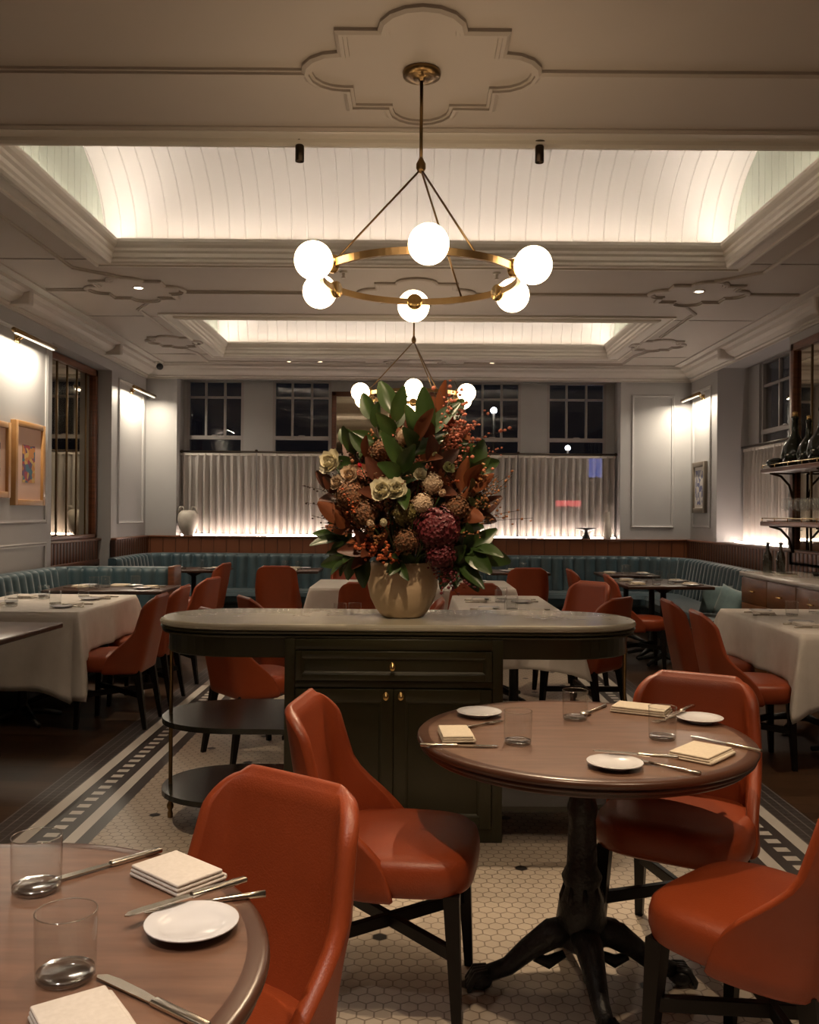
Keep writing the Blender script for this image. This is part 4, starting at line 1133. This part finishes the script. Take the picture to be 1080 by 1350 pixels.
def blossoms(name, label, mt, x, y, z, length, spread, n, r, seed, down=False, cat='branch', group=None, twig=True):
    rr = random.Random(seed); end = Vector((x, y, z)); t, pts = stemmed(name, label, cat, end, group, .0028)
    out = (pts[-1]-pts[-2]).normalized(); b = MB(); tw = MB()
    if down: out = Vector((out.x, out.y-.2, -1)).normalized()
    for k in range(max(4, n//9)):
        base = pts[-1].lerp(pts[-4], rr.random()); d = (out*rr.uniform(.6,1.3) + Vector((rr.gauss(0,1), rr.gauss(0,.8), rr.gauss(0,.7)))*spread).normalized()
        L = length*rr.uniform(.5,1.05); bend = Vector((rr.gauss(0,.25), rr.gauss(0,.2), rr.uniform(-.2,.25)))
        P_ = [base + d*L*q + bend*L*q*q for q in (0,.25,.5,.75,1)]
        tw.tube([p-FOOT for p in P_], .0011, 4)
        m_ = n//max(4, n//9)
        for q in range(m_):
            s_ = .3+.7*(q+rr.random())/m_; i = min(3, int(s_*4)); p = P_[i].lerp(P_[i+1], s_*4-i) + Vector((rr.gauss(0,1), rr.gauss(0,1), rr.gauss(0,1)))*r*1.2
            b.ball(p-FOOT, r*rr.uniform(.6,1.2), sub=1, sc=(1, 1, rr.uniform(.55,1)))
    tw.build('twigs', TW_, t); b.build('blossom', [mt], t)
    return t
def px(x, y, dy=0.):
    """a place in the bouquet plane, metres"""
    return (x, 4.19+dy, y)
MAG = [ # x, z, dy, leaves, length, kind
 (-.08,1.85,-.02,6,.18,'g'),(-.17,1.83,.05,5,.15,'g'),(-.27,1.70,-.02,5,.15,'g'),(-.20,1.66,-.08,5,.13,'m'),(-.05,1.60,-.20,7,.18,'g'),(-.12,1.53,-.15,5,.14,'d'),
 (.08,1.77,-.06,8,.19,'r'),(.15,1.84,.03,8,.18,'r'),(.02,1.74,-.12,8,.17,'m'),(.28,1.60,-.02,7,.18,'m'),(.25,1.52,-.12,7,.17,'r'),(-.33,1.50,0,7,.15,'d'),(-.28,1.36,-.12,7,.16,'r'),
 (-.32,1.28,-.02,7,.15,'g'),(-.27,1.20,-.08,7,.15,'g'),(.28,1.24,-.14,8,.19,'g'),(.22,1.16,-.14,7,.16,'g'),(.17,1.33,-.08,8,.17,'g'),(-.05,1.18,-.20,5,.10,'g'),
 (.19,1.50,.10,8,.18,'d'),(-.20,1.50,.12,8,.18,'m'),(0,1.46,.10,9,.19,'g'),(-.22,1.60,.16,8,.18,'d'),(.22,1.68,.14,8,.18,'m'),(.02,1.62,.2,9,.2,'d'),(0,1.32,.05,9,.18,'d'),
 (-.16,1.40,-.04,8,.16,'d'),(.12,1.42,-.04,8,.17,'m'),(-.12,1.28,.1,8,.17,'g'),(.14,1.24,.1,8,.17,'g'),(.28,1.38,.06,8,.17,'d'),(-.30,1.42,.1,7,.16,'m'),(-.08,1.72,.14,8,.18,'m'),(.10,1.60,-.14,7,.15,'d'),(-.18,1.24,-.16,6,.13,'d')]
for i, (x, z, dy, n_, L, k) in enumerate(MAG): magnolia(x, 4.19+dy, z, n_, L, k, 100+i, 'highest rust leafed magnolia branch on the right side' if i == 7 else None)
BLM = [('garden_rose', F_W,'rose',-.12,1.49,-.27,1.35,'ivory ruffled flower left of centre, left one of the touching pair'),
 ('garden_rose',F_W,'rose',-.06,1.495,-.27,1.25,'ivory ruffled flower in the centre, right one of the touching pair'),
 ('garden_rose',F_C,'bud',-.17,1.345,-.26,.95,'cream rose bud below the ivory pair'),
 ('garden_rose',F_W,'bud',-.115,1.35,-.27,.95,'ivory tulip shaped bud just right of the cream bud'),
 ('garden_rose',F_W,'rose',-.36,1.62,-.02,1.5,'large ivory flower at the left edge of the arrangement'),
 ('garden_rose',F_C,'rose',-.27,1.56,-.12,1.15,'cream rose at left below the large ivory flower'),
 ('garden_rose',F_R,'bud',-.225,1.605,-.16,.55,'small bright red bud at left'),
 ('hydrangea',F_C,'head',.09,1.53,-.22,.85,'cream hydrangea head right of centre, upper of two'),
 ('hydrangea',F_C,'head',.05,1.44,-.24,.85,'cream hydrangea head right of centre, lower of two'),
 ('garden_rose',F_G,'bud',.10,1.65,-.16,.75,'small green white bud high right of centre, upper of two'),
 ('garden_rose',F_G,'rose',.165,1.60,-.16,.75,'small green white rose high right of centre, lower of two'),
 ('hydrangea',F_C,'head',-.03,1.74,-.1,.8,'pale cream hydrangea high in the centre'),
 ('hydrangea',F_B,'head',-.27,1.47,-.16,1.25,'brown hydrangea head at mid height on the left'),
 ('hydrangea',F_B,'head',-.20,1.39,-.2,1.1,'brown hydrangea head left of the cream bud'),
 ('hydrangea',F_V,'head',-.03,1.40,-.24,1.0,'olive brown hydrangea head in the centre'),
 ('hydrangea',F_B,'head',.20,1.42,-.16,1.15,'brown hydrangea head at mid height on the right'),
 ('hydrangea',F_B,'head',-.13,1.67,-.14,1.1,'brown hydrangea head high left of centre'),
 ('hydrangea',F_B,'head',-.02,1.28,-.24,1.0,'brown hydrangea head low in the centre'),
 ('hydrangea',F_D,'head',.115,1.33,-.27,1.75,'large burgundy flower head hanging over the right rim of the vase'),
 ('hydrangea',F_D,'head',.13,1.22,-.27,1.2,'burgundy flower head just under the largest one'),
 ('garden_rose',F_W,'rose',.04,1.565,-.22,.8,'small ivory flower above the two cream hydrangeas'),
 ('garden_rose',F_C,'bud',.13,1.48,-.24,.9,'cream bud right of the two cream hydrangeas'),
 ('garden_rose',F_C,'rose',-.33,1.53,-.06,.9,'cream rose at the left edge below the cream rose and large ivory flower'),
 ('garden_rose',F_G,'rose',.27,1.44,-.1,.7,'small pale green flower on the far right')]
for nm, mt_, kd, x, z, dy, s_, lb in BLM: bloom(nm, mt_, kd, x, 4.19+dy, z, s_, lb, 'flower', 'blooms in the arrangement')
SPR = [('blossom_spray','coral blossom spray rising at the upper right',F_P,.20,1.80,-.02,.24,.35,190,.0095,False),
 ('blossom_spray','coral blossom spray beside the upper right magnolia leaves',F_P,.17,1.70,-.10,.2,.4,170,.009,False),
 ('blossom_spray','thin coral blossom spray at the very top of the arrangement',F_P,-.09,1.90,0,.14,.3,60,.007,False),
 ('blossom_spray','pink blossom spray on the far right',F_P,.29,1.62,.0,.16,.5,60,.007,False),
 ('blossom_spray','orange blossom cluster low left of centre above the vase',F_O,-.19,1.24,-.2,.10,.7,60,.009,False),
 ('blossom_spray','orange blossom cluster just above the vase rim',F_O,-.10,1.23,-.24,.10,.7,60,.009,False),
 ('blossom_spray','orange blossom spray hanging over the right side of the vase',F_O,.20,1.15,-.1,.16,.45,80,.008,True),
 ('blossom_spray','rusty brown blossom spray high on the left',F_B,-.24,1.65,-.02,.15,.6,90,.009,False),
 ('blossom_spray','rusty brown blossom spray at mid height on the left',F_B,-.28,1.52,.02,.16,.6,90,.009,False),
 ('blossom_spray','rust blossom spray in the upper centre',F_O,.13,1.56,-.1,.15,.6,70,.007,False),
 ('berry_twig','dark berried twig reaching out on the far left, upper of two',TW_,-.33,1.47,-.02,.24,.28,60,.0055,False),
 ('berry_twig','dark berried twig reaching out on the far left, lower of two',TW_,-.32,1.40,-.05,.22,.3,60,.0055,False),
 ('berry_twig','golden berry twig at mid height on the far right, upper of three',F_Y,.28,1.50,-.05,.24,.35,120,.0068,False),
 ('berry_twig','golden berry twig at mid height on the far right, middle of three',F_Y,.27,1.43,-.08,.24,.35,130,.0068,False),
 ('berry_twig','golden berry twig at mid height on the far right, lower of three',F_Y,.26,1.37,-.08,.22,.4,110,.0068,False),
 ('berry_twig','golden berry twig in the upper right of the arrangement',F_Y,.18,1.62,.0,.16,.5,60,.0065,False),
 ('berry_twig','golden berry twig in the centre between the hydrangeas',F_Y,0,1.36,-.2,.13,.6,60,.006,False),
 ('berry_twig','golden berry twig low on the left',F_Y,-.24,1.36,-.1,.13,.6,50,.006,False),
 ('blossom_spray','rusty small flower spray above the ivory pair',F_B,-.08,1.56,-.22,.13,.7,110,.007,False),
 ('blossom_spray','coral small flower spray between the cream hydrangeas and magnolia leaves',F_P,.07,1.62,-.18,.13,.7,90,.006,False),
 ('blossom_spray','dusty pink small flower spray left of the central green leaves',F_P,-.17,1.60,-.16,.12,.8,80,.006,False),
 ('blossom_spray','rust small flower spray over the brown hydrangeas on the left',F_O,-.24,1.42,-.2,.13,.7,80,.006,False),
 ('berry_twig','golden berry twig beside the cream bud',F_Y,-.20,1.33,-.24,.12,.7,70,.006,False),
 ('berry_twig','golden berry twig spreading over the burgundy flower',F_Y,.20,1.30,-.2,.13,.7,70,.006,False),
 ('berry_twig','golden berry twig between the left magnolia leaves',F_Y,-.14,1.74,-.14,.13,.7,70,.006,False),
 ('berry_twig','golden berry twig between the rust magnolia leaves',F_Y,.14,1.72,-.12,.13,.7,70,.006,False),
 ('amaranth_stem','burgundy amaranth trailing down the right side of the vase',F_D,.15,1.19,-.22,.20,.22,90,.008,True)]
for i, (nm, lb, mt_, x, z, dy, L, sp_, n_, r_, dn) in enumerate(SPR): blossoms(nm, lb, mt_, x, 4.19+dy, z, L, sp_, n_, r_, 300+i, dn, 'branch', 'sprays and twigs in the arrangement')

# ------------------------------------------------------------------ table ware
def mk():
    b = MB(); b.lathe([(0,.004),(.04,.004),(.052,.008),(.072,.014),(.0725,.016),(.071,.0165),(.05,.0105),(.04,.007),(0,.0065)], 40, cap0=False, cap1=False); b.lathe([(.034,0),(.038,0),(.04,.004),(.03,.004)], 32, cap0=True, cap1=False)
    return tag(b.build('side_plate', M['plate']), '', 'plate')
PL = Kind(mk)
def mk():
    b = MB(); b.lathe([(.0385,.004),(.0395,.02),(.0405,.092),(.0400,.0935),(.0392,.092),(.0385,.02),(.0375,.013)], 40, cap0=False, cap1=False)
    b.lathe([(0,0),(.034,0),(.0380,.004),(.0375,.012),(.03,.0095),(0,.0085)], 40, m=1, cap0=False, cap1=False)
    b.tube([(.0399*math.cos(2*PI*k/40), .0399*math.sin(2*PI*k/40), .0935) for k in range(40)], .0009, 6, m=1, closed=True)
    return tag(b.build('tumbler', [M['glass'], M['glassbase']], weld=True), '', 'glass')
TG = Kind(mk)
def mk_napkin(mt):
    def f_():
        b = MB(); w, l = .052, .072
        for k in range(3):
            s_ = 1-.02*k; b.rbox(-w*s_, w*s_-.002*k, -l*s_, l*s_, .001+k*.0062, .001+k*.0062+.0058, .0027, 3)
        b.tube([(w*.97, -l*.95, .0055), (w*.99, 0, .006), (w*.97, l*.95, .0055)], .0052, 8)
        o = b.build('folded_napkin', mt)
        return tag(o, '', 'napkin')
    return f_
NP = Kind(mk_napkin(M['napkin'])); NW = Kind(mk_napkin(M['napkinw']))
def mk():
    t = thing('table_knife', '', 'knife')
    b = MB(); b.rbox(-.105,-.0,-.0075,.0075,.0,.009,.0035,3); b.build('handle', M['silver'], t)
    b = MB(); pr = [(-.002,-.006),(.03,-.009),(.08,-.010),(.105,-.007),(.115,.002),(.11,.007),(.0,.006)]; b.prism(pr, .0035, .0055); b.build('blade', M['silver'], t); return t
KN = Kind(mk)
def mk():
    t = thing('table_fork', '', 'fork')
    b = MB(); b.tube([(-.10,0,.004),(-.06,0,.0045),(0,0,.005),(.04,0,.006)], [.0065,.0055,.003,.004], 8); b.build('handle', M['silver'], t)
    b = MB(); b.prism([(.035,-.004),(.055,-.012),(.062,-.012),(.062,.012),(.055,.012),(.035,.004)], .004, .006)
    for k in range(4): y = (k-1.5)*.0068; b.rbox(.058,.098,y-.0018,y+.0018,.004,.006,.0007,1)
    b.build('tines', M['silver'], t); return t
FK = Kind(mk)
def mk():
    t = thing('table_spoon', '', 'spoon')
    b = MB(); b.tube([(-.10,0,.004),(-.05,0,.0045),(.03,0,.006)], [.0065,.0045,.003], 8); b.build('handle', M['silver'], t)
    b = MB(); b.ball((.058,0,.007), .018, sub=2, sc=(1.6,1,.35)); b.build('bowl', M['silver'], t); return t
SN = Kind(mk)
Z1 = .7502
RT = 'on the right round table'
ra = lambda x0, y0, x1, y1: math.atan2(y1-y0, x1-x0)
# right round table
PL.put((.225,2.93,Z1), 0, 'white side plate at the far left place '+RT, 'side plates')
PL.put((.915,2.87,Z1), 0, 'white side plate at the far right place '+RT, 'side plates')
PL.put((.53,2.345,Z1), 0, 'white side plate at the near edge '+RT, 'side plates')
TG.put((.307,2.575,Z1), 0, 'clear tumbler at the left place '+RT, 'water tumblers')
TG.put((.525,2.885,Z1), 0, 'clear tumbler at the far side '+RT, 'water tumblers')
TG.put((.735,2.645,Z1), 0, 'clear tumbler beside the right hand napkin '+RT, 'water tumblers')
KN.put((.135,2.535,Z1), R(-3), 'silver knife lying under the left napkin '+RT, 'table knives')
FK.put((.215,2.78,Z1), R(40), 'silver fork between the left napkin and the far left plate '+RT, 'table forks')
NP.put((.135,2.635,Z1+.003), R(4), 'cream folded napkin at the left place '+RT, 'folded napkins')
NP.o.scale = (.9,1,1)
NP.put((.765,3.005,Z1), R(62), 'cream folded napkin at the far place '+RT, 'folded napkins', scale=(1.05,1.25,1.1))
NP.put((.79,2.46,Z1), R(-42), 'cream folded napkin at the near right place '+RT, 'folded napkins', scale=(1.15,1.1,1))
SN.put((.605,3.0,Z1), ra(.549,2.926,.659,3.08)+PI, 'silver spoon leaning towards the far tumbler '+RT, 'table spoons')
KN.put((.875,2.93,Z1+.017), ra(.936,3.02,.81,2.861), 'silver knife resting on the far right plate '+RT, 'table knives')
FK.put((.84,2.905,Z1), ra(.93,3.0,.80,2.89), 'silver fork beside the far napkin '+RT, 'table forks')
KN.put((.90,2.58,Z1), ra(.95,2.525,.86,2.63), 'silver knife reaching out behind the near right napkin '+RT, 'table knives')
KN.put((.60,2.395,Z1+.017), ra(.70,2.37,.516,2.425), 'silver knife lying across the near plate '+RT, 'table knives')
FK.put((.655,2.345,Z1), ra(.72,2.29,.60,2.40), 'silver fork between the near plate and the near right napkin '+RT, 'table forks')
# left round table
LT = 'on the lower left round table'
TG.put((-.635,1.555,Z1), 0, 'clear tumbler farther from the viewer '+LT, 'water tumblers', scale=(1.04,1.04,1.0))
TG.put((-.475,1.265,Z1), 0, 'clear tumbler nearer the viewer '+LT, 'water tumblers', scale=(1.04,1.04,1.0))
KN.put((-.545,1.662,Z1), ra(-.481,1.727,-.608,1.598), 'silver knife behind the white napkin '+LT, 'table knives')
NW.put((-.408,1.612,Z1), ra(-.372,1.501,-.507,1.642)-PI/2+R(6), 'white folded napkin at the far place '+LT, 'folded napkins', scale=(1.0,1.0,1.1))
PL.put((-.335,1.412,Z1), 0, 'white side plate '+LT, 'side plates')
KN.put((-.355,1.487,Z1+.018), ra(-.304,1.532,-.438,1.411), 'silver knife resting across the white plate '+LT, 'table knives')
FK.put((-.335,1.505,Z1), ra(-.255,1.535,-.40,1.48), 'silver fork half hidden below the knife and napkin '+LT, 'table forks')
KN.put((-.335,1.20,Z1), ra(-.25,1.14,-.415,1.255), 'silver knife in front of the near tumbler '+LT, 'table knives')
NW.put((-.40,1.13,Z1), R(35), 'white folded napkin at the bottom edge of the photo '+LT, 'folded napkins')
# hidden round table behind the console
TG.put((-.43,5.58,Z1), 0, 'clear tumbler showing just above the console top, left one of the pair', 'water tumblers')
TG.put((-.34,5.60,Z1), 0, 'clear tumbler showing just above the console top, right one of the pair', 'water tumblers')

def place(x, y, a, z, words, table, items='pngkf', sc=1):
    """one place setting, a = direction the guest faces"""
    c_, s_ = math.cos(a), math.sin(a)
    P = lambda f_, l_: (x + f_*c_ - l_*s_, y + f_*s_ + l_*c_, z)
    if 'p' in items: PL.put(P(.03,.13), 0, 'side plate at the %s of the %s' % (words, table), 'side plates')
    if 'n' in items: (NP if 'dark' in table else NW).put(P(0,0), a, 'folded napkin at the %s of the %s' % (words, table), 'folded napkins')
    if 'g' in items: TG.put(P(.15,-.08), 0, 'clear tumbler at the %s of the %s' % (words, table), 'water tumblers')
    if 'k' in items: KN.put(P(0,-.09), a, 'silver knife at the %s of the %s' % (words, table), 'table knives')
    if 'f' in items: FK.put(P(0,.075), a, 'silver fork at the %s of the %s' % (words, table), 'table forks')
ZC2 = .758
for (x, y, a, w_) in ((-2.27,6.12,180,'near aisle place'),(-2.27,6.66,180,'far aisle place'),(-2.80,6.12,0,'near banquette place'),(-2.80,6.66,0,'far banquette place')): place(x, y, R(a), ZC2, w_, 'white cloth table at far left')
for (x, y, a, w_) in ((2.31,5.32,0,'near aisle place'),(2.31,5.95,0,'far aisle place'),(2.83,5.32,180,'near bar side place'),(2.83,5.95,180,'far bar side place')): place(x, y, R(a), ZC2, w_, 'white cloth table at far right')
for (x, y, a, w_) in ((-.36,7.92,90,'near left place'),(.52,7.92,90,'near right place'),(-.36,8.56,270,'far left place'),(.52,8.56,270,'far right place')): place(x, y, R(a), ZC2, w_, 'long white cloth table behind the vase')
for (x, y, a, w_) in ((.50,6.0,0,'near left place'),(.50,6.65,0,'far left place'),(.83,6.0,180,'near right place'),(.83,6.7,180,'far right place')): place(x, y, R(a), ZC2, w_, 'white cloth table behind the console')
for (x, y, a, w_) in ((-2.2,7.70,180,'aisle place'),(-2.80,7.70,0,'wall side place'),(-2.5,7.85,270,'far middle place')): place(x, y, R(a), Z1, w_, 'dark table in the left banquette')
for (x, y, a, w_) in ((-2.22,10.35,180,'right place'),(-2.72,10.35,0,'left place')): place(x, y, R(a), Z1, w_, 'dark back corner table at left')
for (x, y, a, w_) in ((-1.35,10.2,90,'near place'),(-1.35,10.52,270,'far place')): place(x, y, R(a), Z1, w_, 'small dark back table left of the flowers')
for (x, y, a, w_) in ((1.2,10.2,90,'near place'),(1.2,10.52,270,'far place')): place(x, y, R(a), Z1, w_, 'small dark back table right of the flowers')
for (x, y, a, w_) in ((2.2,10.05,0,'left place'),(2.56,10.05,180,'right place')): place(x, y, R(a), Z1, w_, 'farther dark corner table at right')
for (x, y, a, w_) in ((2.13,8.52,0,'near left place'),(2.13,8.98,0,'far left place'),(2.62,8.52,180,'near right place'),(2.62,8.98,180,'far right place')): place(x, y, R(a), Z1, w_, 'dark table in the right corner banquette')

# ------------------------------------------------------------------ ledge pieces
t = thing('stoneware_vase', 'white rounded stoneware vase with a lug on the ledge at far left', 'vase', (-2.83, YB+.06, ZL+.006))
b = MB(); b.lathe([(0,0),(.06,0),(.07,.01),(.115,.10),(.135,.2),(.125,.27),(.09,.31),(.055,.32),(.05,.31),(.085,.295),(.115,.26),(.12,.2),(.1,.1),(.05,.02),(0,.02)], 32, cap0=False, cap1=False); b.build('body', M['whitecer'], t)
for s_ in (-1, 1):
    b = MB(); b.tube([(s_*.045,-.02,.30),(s_*.06,-.03,.36),(s_*.10,-.03,.36),(s_*.12,-.02,.28)], .011, 8); b.build('handle', M['whitecer'], t)
t = thing('pedestal_bowl', 'dark footed bowl on the ledge at right in front of the curtain', 'bowl', (2.22, YB+.03, ZL+.006))
b = MB(); b.lathe([(0,0),(.06,0),(.055,.01),(.028,.05),(.024,.08),(.05,.1),(.13,.125),(.135,.132),(.12,.135),(.04,.12),(0,.115)], 32); b.build('bowl', M['black'], t)
t = thing('tall_vase', 'tall pale grey bottle vase at the right end of the back ledge', 'vase', (2.49, YB+.05, ZL+.006))
b = MB(); b.lathe([(0,0),(.05,0),(.055,.02),(.05,.15),(.035,.26),(.03,.33),(.034,.34),(.028,.34),(.02,.3),(0,.3)], 24); b.build('body', M['whitecer'], t)

# ------------------------------------------------------------------ bar side: cabinet, counter, shelves
BX0 = 2.90; BY0, BY1 = 4.6, 7.98
nun = 6; uw = (BY1-BY0)/nun
CAB_L = ['farthest oak bar cabinet unit next to the banquette', 'second oak bar cabinet unit counted from the banquette', 'third oak bar cabinet unit counted from the banquette', 'fourth oak bar cabinet unit, beyond the right edge of the photo', 'fifth oak bar cabinet unit, beyond the right edge of the photo', 'nearest oak bar cabinet unit, beyond the right edge of the photo']
def mk():
    t = thing('bar_cabinet', '', 'cabinet')
    b = MB(); b.rbox(.02, XR-BX0-.06, -uw/2+.001, uw/2-.001, .08, .875, .003); b.rbox(.06, XR-BX0-.06, -uw/2+.001, uw/2-.001, 0, .08, .001, 1); b.build('body', M['cabinetwood'], t)
    for za, zb in ((.655,.865),(.455,.648),(.09,.448)):
        b = MB(); b.rbox(-.0, .02, -uw/2+.006, uw/2-.006, za, zb, .003); b.sweep([(0,0),(.006,-.006),(.012,0)], [(0,uw/2-.03,za+.03),(0,-uw/2+.03,za+.03),(0,-uw/2+.03,zb-.03),(0,uw/2-.03,zb-.03)], True, up=(-1,0,0))
        d = b.build('drawer', M['cabinetwood'], t)
        b = MB(); b.tube([(0,-.028,(za+zb)/2),(-.022,-.028,(za+zb)/2),(-.024,.028,(za+zb)/2),(0,.028,(za+zb)/2)], .006, 8); h = b.build('handle', M['brassb'], d); h['label'] = 'small brass pull'
    return t
CB = Kind(mk)
for k in range(3): CB.put((BX0, BY1-uw*(k+.5), 0), 0, CAB_L[k], 'oak bar cabinet units')
b = MB(); b.rbox(BX0-.02, XR-.055, BY1-uw*3-.0, BY1+.005, .877, .915, .006); tag(b.build('bar_counter', M['marble']), 'pale marble counter on the oak bar cabinet', 'counter')
b = MB(); b.rbox(XR-.09, XR-.058, BY1-uw*3, BY1-.55, .916, 1.03, .004); tag(b.build('splashback', M['marble']), 'low pale marble upstand at the back of the bar counter', 'upstand')
def shelf(z, label):
    t = thing('bar_shelf', label, 'shelf', (XR-.33, 8.35, z))
    b = MB(); b.rbox(0, .272, -2.35, 0, -.04, 0, .006); b.build('board', M['brown'], t)
    b = MB(); b.tube([(.012,-2.3,.03),(.012,-.02,.03)], .005, 6)
    for k in range(9): b.tube([(.012,-.02-k*.28,0),(.012,-.02-k*.28,.03)], .004, 6)
    b.build('gallery_rail', M['brassb'], t)
    for k in range(3):
        y = -.12-k*.95
        b = MB(); b.tube([(.05,y,-.045),(.14,y,-.07),(.215,y,-.15),(.25,y,-.27)], .011, 8); b.tube([(.255,y,-.28),(.255,y,-.045)], .011, 8); b.tube([(.04,y,-.045),(.255,y,-.045)], .009, 8); b.build('bracket', M['bronze'], t)
    return t
shelf(1.83, 'upper brown wooden bar shelf on curved brackets, holding dark bottles')
shelf(1.35, 'lower brown wooden bar shelf on curved brackets, holding stemmed glasses')
mkg = lambda: tag(MB().lathe([(0,0),(.034,0),(.034,.002),(.006,.006),(.0035,.012),(.0035,.085),(.012,.095),(.034,.12),(.040,.15),(.036,.185),(.031,.205),(.030,.205),(.035,.185),(.039,.15),(.033,.121),(.010,.099),(0,.097)], 20, cap0=False, cap1=False).build('wine_glass', M['glass'], weld=True), '', 'glass')
WG = Kind(mkg)
for r_ in range(2):
    for k in range(9):
        WG.put((XR-.25+r_*.12, 7.98-k*.105, 1.35), 0, 'stemmed wine glass in the %s row on the lower bar shelf' % ('front', 'rear')[r_], '%s row of wine glasses on the lower bar shelf' % ('front', 'rear')[r_])
b = MB(); b.rbox(0,.2,-.14,.14,0,.012,.005); tag(b.build('glass_tray', M['marble'], None, (XR-.29, 8.16, 1.351)), 'pale tray at the end of the lower bar shelf', 'tray')
def demijohn(name, label, loc, s_, m_=M['bottle']):
    t = thing(name, label, 'bottle', loc)
    b = MB(); b.lathe([(0,0),(.075*s_,0),(.09*s_,.02*s_),(.1*s_,.09*s_),(.085*s_,.16*s_),(.045*s_,.22*s_),(.026*s_,.26*s_),(.022*s_,.36*s_),(.028*s_,.365*s_),(.028*s_,.385*s_),(0,.385*s_)], 28); b.build('body', m_, t)
    b = MB(); b.lathe([(0,.383*s_),(.018*s_,.383*s_),(.02*s_,.42*s_),(0,.425*s_)], 16); b.build('stopper', M['brassb'], t); return t
demijohn('glass_jug', 'large dark glass jug at the end of the upper bar shelf', (XR-.17, 7.98, 1.83), 1.15)
demijohn('glass_jug', 'dark glass jug second along on the upper bar shelf', (XR-.17, 7.70, 1.83), 1.0)
demijohn('glass_jug', 'tall dark glass jug third along on the upper bar shelf', (XR-.17, 7.45, 1.83), 1.2)
b = MB(); b.lathe([(0,0),(.05,0),(.085,.03),(.09,.05),(.07,.075),(.03,.09),(0,.092)], 28); tag(b.build('dark_bowl', M['bottle'], None, (XR-.25, 8.18, 1.83)), 'small dark rounded lidded pot at the end of the upper bar shelf', 'pot')
M['tintglass'] = thin_glass('smoked clear glass', (.62,.62,.58), .7, .08)
def bottle(label, loc):
    t = thing('glass_bottle', label, 'bottle', loc)
    b = MB(); b.lathe([(0,0),(.034,0),(.038,.006),(.038,.13),(.03,.165),(.014,.19),(.013,.235),(.011,.235),(.011,.19),(.027,.162),(.035,.13),(.035,.01),(0,.008)], 24, cap0=False, cap1=False); b.build('body', M['tintglass'], t, weld=True)
    b = MB(); b.lathe([(0,.225),(.011,.225),(.017,.24),(.017,.255),(0,.26)], 14); b.build('stopper', M['black'], t)
bottle('clear bottle with a black stopper on the bar counter, left one of the pair', (3.05, 7.78, .915))
bottle('clear bottle with a black stopper on the bar counter, right one of the pair', (3.17, 7.80, .915))
b = MB(); b.rbox(-.07,.07,-.12,.12,0,.01,.004); tag(b.build('serving_tray', M['silver'], None, (3.12, 7.62, .9155)), 'flat silver tray lying on the bar counter', 'tray')
for k, (y, lb) in enumerate(((7.40,'small dark dish on the bar counter, farthest of three'),(7.27,'small dark dish on the bar counter, middle of three'),(7.14,'small dark dish on the bar counter, nearest of three'))):
    b = MB(); b.lathe([(0,0),(.025,0),(.04,.022),(.042,.03),(.036,.03),(.02,.01),(0,.01)], 18); tag(b.build('small_dish', M['black'], None, (3.3, y, .9155)), lb, 'dish')
